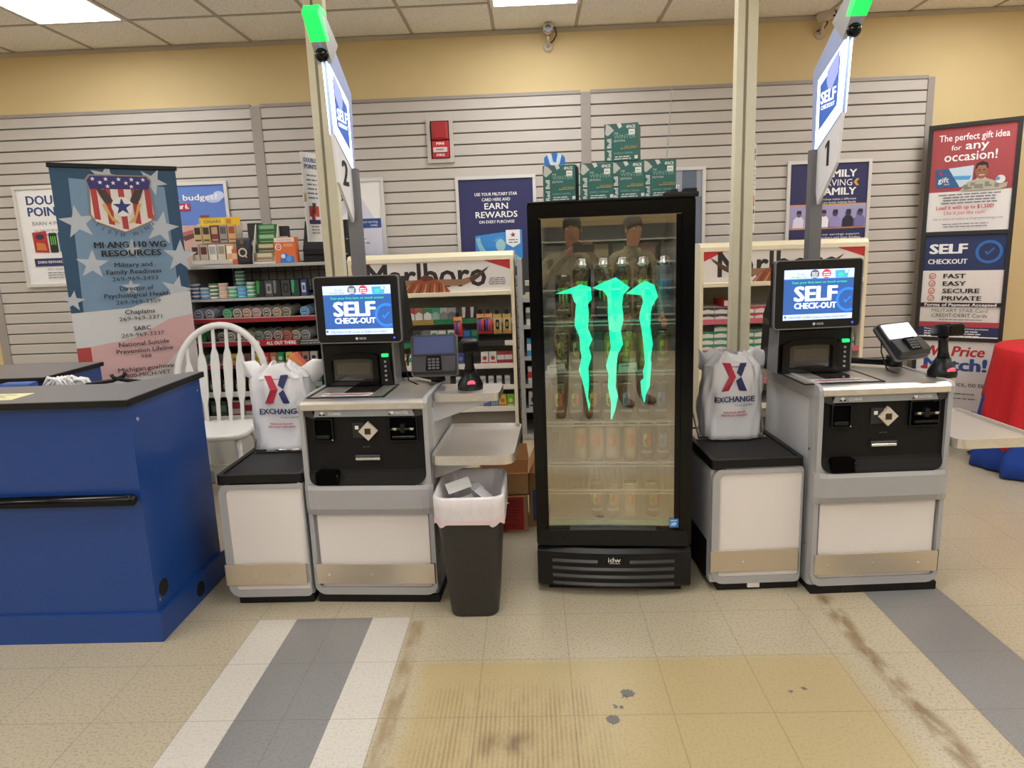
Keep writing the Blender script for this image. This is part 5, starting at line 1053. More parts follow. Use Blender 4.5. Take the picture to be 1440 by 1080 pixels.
# tins lying in rolls, faces to the front
def roll(face, rim, ring, lean):
    b = B(T(0, 0, .036, 0, 0, 0)); M = Matrix.Rotation(R(-74), 4, 'X') if False else T(0, .0, 0, R(-lean), R(95))
    r = .034; b.M = T(0, 0, .034) @ M
    for k in range(6): b.lathe([(r * .96, -.012 - .024 * k - .023), (r, -.012 - .024 * k - .02), (r, -.012 - .024 * k - .003), (r * .97, -.012 - .024 * k)], ink(*rim), 16)
    for q, mm, e in ((r * .93, ink(*face), .0004), (r * .66, ink(*ring), .0009), (r * .5, ink(*face), .0014)): b.lathe([(q, -.012), (q, -.012 + e)], mm, 18)
    b.add([(-r * .4, -r * .15, -.0102), (r * .4, -r * .15, -.0102), (r * .4, r * .15, -.0102), (-r * .4, r * .15, -.0102)], [(0, 1, 2, 3)], ink(*ring))
    return b
R2 = ((-2.143, (206, 210, 222), (84, 90, 120)), (-2.073, (206, 208, 220), (80, 84, 110)), (-1.957, (120, 190, 150), (60, 150, 100)), (-1.891, (206, 200, 190), (80, 72, 66)), (-1.828, (210, 196, 184), (170, 90, 70)), (-1.767, (214, 200, 194), (180, 120, 110)), (-1.70, (204, 198, 192), (70, 66, 64)), (-1.634, (206, 196, 180), (150, 110, 70)), (-1.573, (180, 178, 164), (84, 92, 64)), (-1.455, (150, 190, 220), (60, 120, 190)))
NM2 = ('pale lilac', 'silver lilac', 'mint green', 'grey brown', 'rust marked', 'pinkish', 'grey', 'tan marked', 'olive marked', 'pale blue')
for i, (x, fc, rg) in enumerate(R2):
    tag(roll(fc, tuple(int(c * .85) for c in fc), rg, 12).build('tin_roll', None, (x, FY + .02, 1.042)), '%s tin roll lying face out, %s from left above upper red rail' % (NM2[i], ORD[i]), 'tin roll', 'rolls of tins above the upper red rail')
R3 = ((-2.144, (60, 150, 80), (30, 110, 50)), (-2.073, (90, 96, 90), (40, 110, 60)), (-2.007, (150, 150, 144), (60, 60, 60)), (-1.949, (190, 188, 182), (80, 80, 80)), (-1.882, (186, 184, 176), (70, 66, 60)), (-1.824, (150, 146, 120), (70, 80, 50)), (-1.766, (140, 160, 146), (60, 90, 74)), (-1.708, (180, 176, 172), (50, 44, 44)), (-1.641, (186, 170, 160), (90, 70, 60)), (-1.583, (176, 120, 104), (140, 60, 50)), (-1.525, (186, 184, 170), (84, 92, 70)), (-1.462, (170, 170, 170), (70, 70, 70)))
NM3 = ('bright green', 'dark green', 'mid grey', 'light grey', 'warm grey', 'olive', 'sage', 'dark lettered grey', 'beige grey', 'brick red', 'cream grey', 'plain grey')
for i, (x, fc, rg) in enumerate(R3):
    tag(roll(fc, tuple(int(c * .85) for c in fc), rg, 12).build('tin_roll', None, (x, FY + .02, .892)), '%s tin roll lying face out, %s from left above lower red rail' % (NM3[i], ORD[i]), 'tin roll', 'rolls of tins above the lower red rail')
R4 = ((-2.098, (90, 120, 96), (60, 80, 66)), (-2.03, (90, 80, 80), (60, 50, 54)), (-1.931, (190, 176, 70), (140, 120, 40)), (-1.85, (120, 84, 84), (90, 60, 60)), (-1.79, (206, 196, 90), (160, 150, 50)), (-1.728, (206, 60, 56), (230, 160, 150)), (-1.678, (190, 120, 90), (230, 190, 160)), (-1.632, (40, 150, 90), (180, 230, 200)), (-1.575, (206, 200, 120), (40, 40, 36)), (-1.518, (180, 96, 84), (40, 40, 40)), (-1.468, (170, 120, 110), (40, 40, 40)), (-1.415, (180, 176, 170), (40, 40, 40)))
NM4 = ('sage', 'plum', 'mustard', 'maroon', 'yellow', 'red', 'terracotta', 'green', 'cream and black', 'rust and black', 'pink and black', 'white and black')
for i, (x, bd, ac) in enumerate(R4):
    tag(carton('x', .044, .03, .072, bd, ac, 1).build('tobacco_pouch', None, (x, FY + .015, .747)), '%s small packet, %s from the left above the lowest red rail' % (NM4[i], ORD[i]), 'packet', 'small packets above the lowest red rail')
for i in range(9):
    x = -2.09 + .085 * i; cc = ((60, 84, 66), (84, 70, 64), (90, 96, 84), (206, 196, 70))[i % 4]
    tag(carton('x', .06, .06, .085, cc, tuple(min(255, c + 70) for c in cc), 2).build('tobacco_pouch', None, (x, FY + .03, .558)), '%s packet, %s from left on the shelf behind the chair spindles' % (('green', 'brown', 'sage', 'yellow')[i % 4], ORD[i]), 'packet', 'packets behind the chair spindles')
for i, (bd, ac, st) in enumerate((((60, 76, 62), (110, 130, 110), 2), ((206, 200, 196), (170, 50, 56), 3), ((214, 210, 206), (150, 40, 60), 2), ((206, 204, 200), (60, 60, 66), 1), ((222, 216, 212), (190, 50, 50), 3), ((220, 214, 210), (196, 40, 46), 3), ((206, 196, 190), (180, 44, 50), 2))):
    tag(carton('x', .1, .08, .11, bd, ac, st).build('tobacco_carton', None, (-2.08 + .112 * i, FY + .03, .398)), '%s carton, %s from left on the lowest shelf behind the chair' % (('dark green', 'white with a red panel', 'white with a maroon band', 'white with a black disc', 'white with red print', 'white with bright red panel', 'cream with a red band')[i], ORD[i]), 'carton', 'cartons on the lowest white shelf')

# goods standing on top of the shelving
t = thing('cigar_display', 'clear two tier cigar display with a yellow header on the left shelving', 'display', (-2.03, FY + .12, 1.386), R(4))
CLR = mat('clear_tray', (206, 200, 190), .2); TAN = ink(196, 164, 120); BRN = ink(110, 70, 50)
b = B(); b.box(-.15, .14, 0, .16, 0, .01, CLR); b.box(-.15, .14, .15, .16, 0, .27, CLR); b.box(-.15, .14, .08, .086, 0, .14, CLR); b.box(-.15, -.146, 0, .16, 0, .12, CLR); b.box(.136, .14, 0, .16, 0, .12, CLR); b.box(-.15, .14, .0, .004, 0, .035, CLR); b.build('tray', t)
b = B(); b.box(-.105, .155, .075, .08, .25, .305, ink(222, 180, 40)); F = Face(b, (0, .0748, 0), (1, 0, 0), (0, 0, 1)); F.rect(-.095, .06, .258, .298, ink(234, 200, 70)); F.text('Black & Mild' if False else 'CIGARS', -.02, .27, .018, BRN, w=.11, bold=.01); F.rect(.07, .1, .264, .292, ink(190, 130, 50)); b.build('header_card', t)
for k in range(5):
    tag(carton('x', .05, .02, .11, ((206, 178, 130), (200, 170, 120), (120, 60, 56), (150, 140, 130), (206, 160, 110))[k], ((60, 50, 44), (70, 56, 46), (190, 160, 130), (90, 80, 80), (150, 80, 50))[k], 3).build('cigar_pack', None, (-2.15 + .056 * k, FY + .17, 1.53)), '%s cigar pack, %s from left in the display upper tier' % (('tan', 'sand', 'maroon', 'grey', 'orange tan')[k], ORD[k]), 'cigar pack', 'cigar packs in the display')
    tag(carton('x', .05, .05, .12, ((196, 180, 164), (190, 176, 160), (226, 220, 212), (206, 196, 180), (214, 170, 110))[k], ((96, 50, 46), (110, 50, 50), (170, 166, 160), (150, 140, 120), (236, 232, 224))[k], 3).build('cigar_pack', None, (-2.16 + .057 * k, FY + .127, 1.397)), '%s cigar pack, %s from left in the display lower tier' % (('beige and maroon', 'beige and red', 'white', 'cream', 'orange and white')[k], ORD[k]), 'cigar pack', 'cigar packs in the display')
tag(carton('x', .05, .03, .1, (206, 96, 44), (230, 190, 160), 2).build('orange_packet', None, (-1.885, FY + .1, 1.386)), 'small orange packet between the cigar display and the black pouch', 'packet')
def pouchm(w, h, body, ac, letter=None):
    b = B(); b.loft([[(x, y, z) for x, y in rrect(-w / 2 * k, w / 2 * k, -q, q, q * .9, 4)] for z, k, q in ((0, .92, .022), (h * .12, 1, .026), (h * .6, 1, .018), (h * .9, .98, .005), (h, .98, .003))], ink(*body), True)
    F = Face(b, (0, -.0275, 0), (1, 0, 0), (0, 0, 1)); F.hoop(0, h * .45, w * .2, w * .3, ink(*ac)); F.poly([(w * .08, h * .33), (w * .16, h * .36), (w * .3, h * .26), (w * .24, h * .24)], ink(*ac)); F.disc(0, h * .84, w * .14, ink(120, 90, 70), 12); return b
tag(pouchm(.095, .165, (30, 24, 40), (206, 190, 160)).build('tobacco_pouch', None, (-1.82, FY + .08, 1.386)), 'black pouch with a pale ring emblem standing on the left shelving', 'pouch')
def frontbox(x, y, z, w, d, h, bd, ac, st, nm, lab, cat): return tag(carton('x', w, d, h, bd, ac, st).build(nm, None, (x, y, z)), lab, cat)
frontbox(-1.79, FY + .2, 1.386, .085, .05, .26, (34, 32, 32), (150, 146, 140), 1, 'tobacco_pouch', 'tall black packet behind the black ring pouch', 'packet')
t = thing('pouch_rack', 'stand of green and tan pouches in the middle of the left shelving top', 'display rack', (-1.70, FY + .08, 1.386))
b = B(); b.prism([(0, 0), (.13, 0), (.13, .25), (.11, .25), (0, .03)], 'x', -.075, -.07, ink(206, 204, 190)); b.prism([(0, 0), (.13, 0), (.13, .25), (.11, .25), (0, .03)], 'x', .07, .075, ink(206, 204, 190)); b.box(-.075, .075, 0, .13, 0, .012, ink(214, 212, 204)); b.build('rack', t)
for k, (z, y, bd, ac) in enumerate(((.012, .02, (150, 130, 104), (214, 200, 176)), (.07, .06, (70, 96, 60), (206, 190, 150)), (.13, .09, (50, 110, 60), (150, 190, 140)), (.19, .105, (40, 90, 52), (120, 170, 120)))):
    tag(carton('x', .125, .03, .058, bd, ac, 3).build('tobacco_pouch', None, (-1.70, FY + .08 + y, 1.386 + z)), '%s pouch in the middle rack on the left shelving, %s' % (('tan', 'olive', 'green', 'dark green')[k], ('lowest', 'second from the bottom', 'third from the bottom', 'topmost')[k]), 'pouch', 'pouches in the middle rack')
frontbox(-1.615, FY + .2, 1.386, .085, .05, .235, (30, 30, 32), (206, 206, 206), 2, 'tobacco_pouch', 'tall black packet with a white band behind the orange box', 'packet')
b = carton('x', .135, .07, .16, (222, 110, 54), (232, 216, 206), 6); F = Face(b, (-.0675, -.0006, 0), (1, 0, 0), (0, 0, 1), .0003); F.rect(.004, .131, .13, .156, ink(230, 222, 216)); F.text('NICOTINE', .068, .138, .01, ink(200, 80, 50), w=.09); F.hoop(.028, .1, .016, .021, wt, 16); F.text('ON', .028, .094, .012, wt); F.rect(.06, .12, .1, .12, ink(230, 150, 100)); F.poly([(.03, 0), (.125, 0), (.12, .04), (.085, .045), (.075, .06), (.045, .06)], ink(44, 110, 196)); F.disc(.055, .042, .014, ink(206, 222, 240), 14); F.disc(.09, .025, .018, ink(90, 150, 214), 14)
tag(b.build('orange_display_box', None, (-1.555, FY + .07, 1.386)), 'orange cardboard display box with blue tins printed on it', 'display box')
t = thing('tin_display_rack', 'black rack showing round tins behind the left cream post', 'display rack', (-1.313, FY + .1, 1.386))
b = B(); b.prism([(0, 0), (.14, 0), (.14, .26), (.09, .26), (.0, .08)], 'x', -.135, .135, MATTEBLACK)
for z in (.04, .135): b.box(-.137, .137, -.02 + z * .5, .03 + z * .5, z, z + .006, ink(190, 180, 160))
F = Face(b, (0, -.004, 0), (1, 0, 0), (0, 0, 1)); b.build('rack', t)
b = B(); b.box(-.13, -.05, .085, .09, .262, .29, ink(196, 184, 70)); F = Face(b, (0, .0845, 0), (1, 0, 0), (0, 0, 1)); F.lines(-.12, -.06, .275, .008, bk, 1); b.build('price_card', t)
for k in range(8):
    r_, q = divmod(k, 4); x = -.1 + .066 * q; cc = ((196, 160, 110), (90, 70, 110), (190, 130, 90), (206, 206, 206))[(q + r_) % 4]
    b = B(T(0, 0, 0, 0, R(66))); b.lathe([(.03, 0), (.03, .014)], ink(60, 50, 50), 20); b.lathe([(.026, .014), (.026, .0145)], ink(*cc), 20); b.lathe([(.012, .0145), (.012, .015)], ink(60, 44, 44), 12)
    tag(b.build('snuff_tin', None, (-1.313 + x, FY + .105 + (.04 + .095 * r_) * .52, 1.386 + .075 + .1 * r_)), '%s tin, %s from left in the black rack %s row' % (('tan', 'violet', 'copper', 'white')[(q + r_) % 4], ORD[q], ('lower', 'upper')[r_]), 'tin', 'round tins in the black rack')
frontbox(-1.12, FY + .16, 1.386, .06, .05, .2, (70, 150, 206), (226, 234, 240), 2, 'blue_display_box', 'blue and white box between the black tin rack and the kiosk post', 'display box')

# ================================================================ CREAM CIGARETTE GONDOLAS
def gondola(label, x0, x1, rails, rail_cols, dim):
    W = x1 - x0; t = thing('cigarette_gondola', label, 'shelving', (x0, FY, 0), 0, 'cream cigarette gondolas')
    for a, c in ((0, .022), (W - .022, W)): b = B(); b.box(a, c, -.02, .5, 0, 1.36, CREAM, .003); b.build('side_panel', t)
    b = B(); b.box(.02, W - .02, .42, .44, 0, 1.36, mat('gondola_back', (186, 182, 176), .5)); b.build('back_panel', t)
    b = B(); b.prism([(-.02, 1.36), (-.018, 1.385), (.0, 1.405), (.04, 1.412), (.5, 1.412), (.5, 1.36)], 'x', 0, W, CREAM); b.build('canopy', t)
    b = B(); b.box(.02, W - .02, -.03, .42, 1.142, 1.17, CREAM, .004); b.build('header_ledge', t)
    b = B(); b.box(.022, W - .022, -.012, -.004, 1.17, 1.36, ink(226, 218, 212)); F = Face(b, (0, -.0122, 0), (1, 0, 0), (0, 0, 1), .0004)
    rr_ = ink(200, 44, 48); F.poly([(.022, 1.36), (.15, 1.36), (.022, 1.30)], rr_); F.poly([(W - .022, 1.36), (W - .19, 1.36), (W - .022, 1.30)], rr_)
    hb = ink(44, 36, 36)
    # tall narrow slab-serif letters
    F.text('Marlboro', W * .47, 1.205, .15, hb, w=W * .72, bold=.016)
    hn = ink(150, 110, 84); hn2 = ink(84, 56, 44); fur = ink(150, 76, 44); fur2 = ink(96, 50, 34)
    cx = W * .46
    for s in (-1, 1):
        P_ = [(cx + s * .04, 1.212), (cx + s * .14, 1.208), (cx + s * .24, 1.21), (cx + s * .32, 1.24), (cx + s * .40, 1.31), (cx + s * .31, 1.268), (cx + s * .23, 1.246), (cx + s * .14, 1.25), (cx + s * .04, 1.25)]
        F.poly(P_, hn); F.poly([(cx + s * .29, 1.226), (cx + s * .34, 1.254), (cx + s * .41, 1.325), (cx + s * .33, 1.278), (cx + s * .28, 1.252)], hn2)
    F.poly([(cx - .15, 1.17), (cx - .1, 1.225), (cx - .05, 1.25), (cx + .02, 1.262), (cx + .07, 1.25), (cx + .13, 1.21), (cx + .16, 1.17)], fur)
    for k in range(9): F.poly([(cx - .14 + k * .032, 1.17), (cx - .128 + k * .032, 1.17), (cx - .09 + k * .026, 1.225), (cx - .095 + k * .026, 1.225)], fur2 if k % 2 else ink(200, 140, 100), layer=(k == 0))
    F.poly([(cx - .03, 1.262), (cx, 1.28), (cx + .05, 1.27), (cx + .06, 1.25), (cx, 1.24)], fur2); F.lines(W - .16, W - .05, 1.245, .008, gy_, 4, 1.5); b.build('header_sign', t)
    for k, z in enumerate(rails):
        b = B(); b.box(.022, W - .022, .0, .42, z - .03, z - .018, LGM); b.build('shelf', t)
        b = B()
        for (a, c, col) in rail_cols[k]: b.box(.022 + (W - .044) * a, .022 + (W - .044) * c, -.014, 0, z - .036, z - .004, col, .001)
        b.build('price_rail', t)
    b = B(); b.box(.022, W - .022, .0, .42, 0, .19, CREAM, .004); b.build('base', t)
    b = B(); b.box(.022, W - .022, .02, .03, .3, .39, mat('gondola_kick_metal', (142, 136, 130), .35, .5)); b.build('apron', t)
    return t
G_ = mat('rail_green', (34, 110, 64), .45); OC = mat('rail_ochre', (150, 122, 60), .45); BKR = mat('rail_black', (46, 46, 44), .45); PK = mat('rail_pink', (196, 96, 110), .45); CW2 = mat('rail_white', (216, 208, 196), .45)
gondola('cream cigarette gondola with a longhorn header behind the left kiosk', -1.14, -.105, (1.003, .858, .712, .573, .43), ([(0, .5, OC), (.5, .86, G_), (.86, 1, CW2)], [(0, .62, G_), (.62, .95, BKR), (.95, 1, CW2)], [(0, 1, CW2)], [(0, 1, CW2)], [(0, 1, CW2)]), 0)
gondola('cream cigarette gondola with a longhorn header behind the right kiosk', 1.045, 2.065, (.946, .752, .56, .40), ([(0, 1, PK)],) * 3 + ([(0, 1, CW2)],), 1)
def packs(row, z, y, items, w=.052, h=.083, grp=''):
    for i, (x, bd, ac, st, nm) in enumerate(items):
        tag(carton('x', w, .023, h, bd, ac, st).build('cigarette_pack', None, (x, y, z)), '%s cigarette pack, %s from left %s' % (nm, ORD[i], row), 'cigarette pack', grp)
Wp = (222, 220, 216)
packs('on the left gondola top shelf', .986, FY + .03, [(-.775, Wp, (196, 50, 50), 0, 'red and white'), (-.72, Wp, (160, 100, 70), 0, 'brown and white'), (-.665, Wp, (40, 130, 84), 0, 'green and white'), (-.612, (150, 176, 164), (60, 150, 120), 0, 'teal'), (-.56, (130, 132, 132), (176, 178, 178), 0, 'grey'), (-.508, (110, 112, 114), (160, 160, 160), 0, 'dark grey'), (-.417, (60, 30, 34), (210, 206, 206), 4, 'maroon'), (-.364, (44, 26, 30), (206, 200, 200), 4, 'black cherry')], .05, .083, 'packs on the top shelf of the left cream gondola')
packs('on the left gondola second shelf', .842, FY + .04, [(-.74, Wp, (60, 64, 66), 0, 'white and black'), (-.685, Wp, (120, 124, 126), 0, 'white and grey'), (-.63, Wp, (50, 120, 80), 5, 'white and dark green'), (-.578, Wp, (90, 150, 110), 2, 'white and pale green'), (-.52, (210, 216, 210), (70, 130, 96), 5, 'pale with a green frame'), (-.42, (40, 90, 160), (80, 140, 206), 3, 'blue'), (-.37, (30, 110, 84), (70, 160, 120), 3, 'green')], .048, .083, 'packs on the second shelf of the left cream gondola')
packs('on the left gondola third shelf', .696, FY + .03, [(-.84, (190, 150, 80), Wp, 2, 'gold'), (-.78, Wp, (40, 140, 90), 2, 'white with a green band'), (-.515, (60, 74, 130), (120, 130, 180), 2, 'navy'), (-.466, (56, 70, 126), (120, 130, 180), 1, 'dark blue'), (-.312, Wp, (190, 60, 60), 1, 'white with a red disc'), (-.259, Wp, (190, 56, 60), 1, 'white with a scarlet disc'), (-.208, (170, 56, 64), (222, 214, 210), 2, 'crimson and white'), (-.157, (166, 50, 60), (220, 212, 208), 2, 'dark red and white')], .048, .083, 'packs on the third shelf of the left cream gondola')
packs('on the left gondola fourth shelf', .557, FY + .05, [(-.49 + .053 * k, (206, 204, 200), (170, 168, 166), 2, 'pale') for k in range(7)], .034, .06, 'packs on the fourth shelf of the left cream gondola')
packs('on the left gondola lowest shelf', .414, FY + .03, [(-.53, (206, 196, 186), (170, 150, 130), 3, 'cream'), (-.47, (214, 206, 196), (170, 130, 90), 3, 'beige'), (-.405, (214, 206, 196), (190, 130, 80), 1, 'tan desert'), (-.355, (206, 202, 198), (160, 160, 160), 3, 'pale grey'), (-.311, (50, 120, 180), (200, 90, 80), 1, 'mid blue'), (-.258, (90, 170, 210), (200, 100, 80), 1, 'light blue'), (-.207, (224, 190, 60), (200, 90, 70), 1, 'yellow'), (-.155, (110, 180, 60), (230, 220, 120), 1, 'lime')], .048, .083, 'packs on the lowest shelf of the left cream gondola')
# lighter cards hung on the front
def lighter(x, z, kind, label):
    t = thing('lighter_card', label, 'lighter pack', (x, FY - .03, z), 0, 'lighter cards hung on the left cream gondola')
    b = B(); b.box(-.026, .026, 0, .003, 0, .125, ink(206, 60, 60) if kind == 0 else ink(196, 160, 96))
    F = Face(b, (0, -.0002, 0), (1, 0, 0), (0, 0, 1), .0003)
    if kind == 0: F.poly([(-.026, .1), (.026, .085), (.026, .125), (-.026, .125)], ink(226, 150, 90)); F.rect(-.026, .026, 0, .022, ink(170, 40, 44))
    else: F.rect(-.02, .02, .03, .1, ink(206, 176, 116)); F.rect(-.026, .026, 0, .02, ink(170, 130, 70))
    b.build('card', t)
    b = B()
    if kind == 0:
        for q, cc in ((-.012, (60, 70, 150)), (.002, (150, 60, 110)), (.013, (196, 70, 60))): b.cyl((q, -.008, .02), (q, -.008, .09), .007, ink(*cc), 10); b.box(q - .006, q + .006, -.014, -.002, .09, .102, CHROME)
    else: b.prism(rrect(-.011, .011, .03, .09, .01), 'y', -.012, 0, MATTEBLACK); b.prism(rrect(-.006, .006, .045, .075, .005), 'y', -.014, -.01, ink(150, 140, 120))
    b.build('lighter', t); b = B(); b.box(-.012, .012, -.004, .004, .125, .15, MATTEBLACK); b.build('hanger', t)
for i, (x, z, k, lb) in enumerate(((-.467, .89, 0, 'lone red lighter card left of the other hanging cards'), (-.322, .905, 0, 'red and violet lighter card, left one of the hanging pair'), (-.276, .905, 0, 'red and violet lighter card, right one of the hanging pair'), (-.218, .9, 1, 'gold lighter card, left one of the gold pair'), (-.158, .9, 1, 'gold lighter card, right one of the gold pair'))): lighter(x, z, k, lb)
# cartons in the right gondola
def cart(x, z, bd, ac, lab, grp, w=.08, h=.04): tag(carton('x', w, .26, h, bd, ac, 0 if w < .09 else 4).build('cigarette_carton', None, (x, FY + .03, z)), lab, 'carton', grp)
gr1 = 'cartons on the upper pink shelf'; gr2 = 'cartons on the lower pink shelf'
CL1 = (((60, 60, 60), 'black'), ((200, 196, 190), 'white'), ((196, 50, 60), 'red'), ((190, 46, 56), 'dark red'), ((200, 56, 70), 'scarlet'), ((196, 50, 60), 'crimson'))
for i, (x, (c_, nm)) in enumerate(zip((1.108, 1.192, 1.276, 1.36, 1.444, 1.528), CL1)):
    for k in range(2): cart(x, .930 + .042 * k, (222, 216, 212), c_ if nm != 'white' else (70, 70, 70), '%s carton, %s of the %s stack from left, upper pink shelf' % (nm, ('lower', 'upper')[k], ORD[i]), gr1)
cart(1.27, 1.014, (206, 60, 70), (222, 210, 206), 'red carton lying on top of the third stack on the upper pink shelf', gr1, .12)
tag(carton('x', .1, .05, .1, (50, 46, 44), (40, 130, 130), 2).build('dark_carton', None, (1.64, FY + .02, .930)), 'black and teal box at the right of the upper pink shelf', 'box')
tag(carton('x', .1, .05, .1, (196, 150, 120), (120, 70, 50), 2).build('brown_carton', None, (1.76, FY + .02, .930)), 'tan box right of the black and teal box', 'box')
for i, x in enumerate((1.108, 1.192, 1.36, 1.444, 1.528, 1.612)):
    for k in range(3 if i != 0 else 3): cart(x, .736 + .042 * k, (222, 222, 216), (50, 140, 96), 'white and green carton, %s of the %s stack from left, lower pink shelf' % (('bottom', 'middle', 'top')[k], ORD[i]), gr2)
cart(1.192, .862, (216, 222, 214), (50, 130, 90), 'white and green carton crowning the second stack on the lower pink shelf', gr2)
tag(carton('x', .07, .1, .06, (24, 26, 26), (40, 44, 44), 3).build('dark_carton', None, (1.108, FY + .03, .862)), 'black box on the first carton stack of the lower pink shelf', 'box')
for i in range(5): cart(1.12 + .13 * i, .544, (206, 170, 120) if i == 2 else (214, 206, 200), (150, 130, 110), '%s carton, %s from left on the right gondola third shelf' % ('tan' if i == 2 else 'pale', ORD[i]), 'cartons on the third shelf of the right gondola', .11, .05)
for z_, n_ in ((.930, 1), (.736, 2)):
    for k in range(n_): cart(1.99, z_ + .042 * k, (214, 222, 216), (50, 140, 96), 'white and green carton at the far right of the %s pink shelf%s' % (('upper', 'lower')[z_ < .8], (', bottom', ', top')[k] if n_ > 1 else ''), 'cartons at the right end')

# ================================================================ NARROW DARK RACK BETWEEN GONDOLA AND COOLER
t = thing('narrow_rack', 'narrow black rack with grey uprights between the left gondola and the cooler', 'shelving', (-.085, FY, 0))
for a_ in (0, .45): b = B(); b.box(a_, a_ + .03, -.01, .42, .2, 1.36, LGM, .003); b.build('upright', t)
b = B(); b.box(.02, .46, .4, .42, .2, 1.36, DARKM); b.build('back_panel', t)
for z in (1.12, .95, .75, .57, .41): b = B(); b.box(.03, .45, 0, .4, z - .02, z - .008, LGM); b.box(.03, .45, -.014, 0, z - .03, z - .004, LGM); b.build('shelf', t)
b = B(); b.box(0, .48, 0, .42, 0, .2, CREAM, .004); b.box(0, .48, -.012, .42, .2, .23, LGM, .003); b.build('base', t)
for i, (z, bd, ac, nm) in enumerate(((1.112, (190, 184, 150), (60, 60, 60), 'yellowish'), (.942, (206, 204, 200), (90, 90, 90), 'white'), (.742, (60, 150, 190), (222, 226, 230), 'blue and white'), (.562, (206, 200, 196), (190, 50, 50), 'white and red'), (.402, (190, 190, 190), (40, 40, 44), 'white and black'))):
    for k in range(3):
        tag(carton('x', .075, .06, .11, bd, ac, 2 if i < 4 else 1).build('tobacco_carton', None, (.0 + .085 * k, FY + .02, z)), '%s packet, %s from left on the narrow rack %s shelf' % (nm, ORD[k], ORD[i]), 'packet', 'packets in the narrow black rack')

# ================================================================ BEHIND THE CAMERA (seen as reflections in the cooler door)
t = thing('rear_gondola', 'dark store gondola behind the camera, seen only as a reflection', 'shelving', (0, -4.2, 0))
b = B(); b.box(-3.4, 3.6, -.4, -.36, 0, 1.7, DARKM); b.build('back_panel', t)
b = B(); b.box(-3.4, 3.6, -.4, .12, 0, .15, DGREY); b.build('base', t)
for z in (.5, .85, 1.2, 1.5): b = B(); b.box(-3.4, 3.6, -.36, .08, z - .02, z, LGM); b.build('shelf', t)
pr = []
for i in range(22):
    for r_, z in enumerate((.5, .85, 1.2)):
        cc = ((46, 42, 38), (92, 82, 44), (40, 44, 58), (58, 54, 50), (72, 36, 34))[(i * 3 + r_) % 5]
        k = (i * 3 + r_) % 5
        if len(pr) <= k or True:
            o = carton('x', .24, .2, .24, cc, tuple(min(255, c + 50) for c in cc), 2).build('stock_carton', None, (-3.2 + .31 * i, -4.15, z)) if i < 5 and r_ == 0 else None
            if o: o.rotation_euler = (0, 0, PI); pr.append(o); tag(o, 'plain stock carton on the gondola behind the camera', 'carton', 'stock cartons behind the camera'); continue
        o = pr[k % len(pr)].copy(); C.objects.link(o); o.location = (-3.2 + .31 * i, -4.15, z)
t = thing('product_tower', 'black display tower of small boxes behind the camera at the right', 'display rack', (1.18, -1.5, 0), R(-12))
b = B(); b.box(-.2, .2, -.25, -.22, 0, 1.75, MATTEBLACK); b.box(-.22, -.2, -.25, .1, 0, 1.75, MATTEBLACK); b.box(.2, .22, -.25, .1, 0, 1.75, MATTEBLACK); b.box(-.22, .22, -.25, .1, 0, .1, MATTEBLACK); b.build('cabinet', t)
for z in (.3, .55, .8, 1.05, 1.3): b = B(); b.box(-.2, .2, -.22, .1, z - .02, z, MATTEBLACK); b.build('shelf', t)
for i, (z, cc, ac) in enumerate(((.3, (190, 60, 110), (220, 120, 160)), (.55, (220, 200, 190), (200, 50, 50)), (.8, (60, 130, 170), (40, 60, 80)), (1.05, (214, 80, 60), (230, 190, 180)), (1.3, (206, 200, 190), (190, 40, 40)))):
    for k in range(2): o = carton('x', .17, .12, .19, cc, ac, 1 + i % 3).build('display_carton', None, (1.18 - .09 + .18 * k, -1.5, z)); o.rotation_euler = (0, 0, PI + R(-12)); tag(o, 'bright small carton in the black tower behind the camera', 'carton', 'cartons in the tower behind the camera')

# two people in camouflage uniform
CAMO = bpy.data.materials.new('camouflage_cloth'); CAMO.use_nodes = True; nt = CAMO.node_tree; pb = nt.nodes['Principled BSDF']; pb.inputs['Roughness'].default_value = .85
tc = nt.nodes.new('ShaderNodeTexCoord'); nz = nt.nodes.new('ShaderNodeTexNoise'); nz.inputs['Scale'].default_value = 14; nz.inputs['Detail'].default_value = 4; cr = nt.nodes.new('ShaderNodeValToRGB'); cr.color_ramp.interpolation = 'CONSTANT'
el = cr.color_ramp.elements; el[0].color = rgb((74, 62, 46)); el[1].position = .44; el[1].color = rgb((132, 120, 88)); e3 = el.new(.52); e3.color = rgb((98, 92, 62)); e4 = el.new(.6); e4.color = rgb((160, 148, 116))
nt.links.new(tc.outputs['Object'], nz.inputs['Vector']); nt.links.new(nz.outputs['Fac'], cr.inputs[0]); nt.links.new(cr.outputs[0], pb.inputs['Base Color'])
BOOT = mat('tan_boot', (120, 92, 62), .7)
def skin_mesh(verts, edges, root):
    me = bpy.data.meshes.new('body'); me.from_pydata([v[:3] for v in verts], edges, []); o = bpy.data.objects.new('body', me); C.objects.link(o)
    o.modifiers.new('skin', 'SKIN').branch_smoothing = .6
    for i, v in enumerate(verts): me.skin_vertices[0].data[i].radius = v[3] if isinstance(v[3], tuple) else (v[3], v[3]); me.skin_vertices[0].data[i].use_root = (i == root)
    sb = o.modifiers.new('sub', 'SUBSURF'); sb.levels = 2; sb.render_levels = 2
    dg = bpy.context.evaluated_depsgraph_get(); ev = o.evaluated_get(dg); m2 = bpy.data.meshes.new_from_object(ev); bpy.data.objects.remove(o); return m2
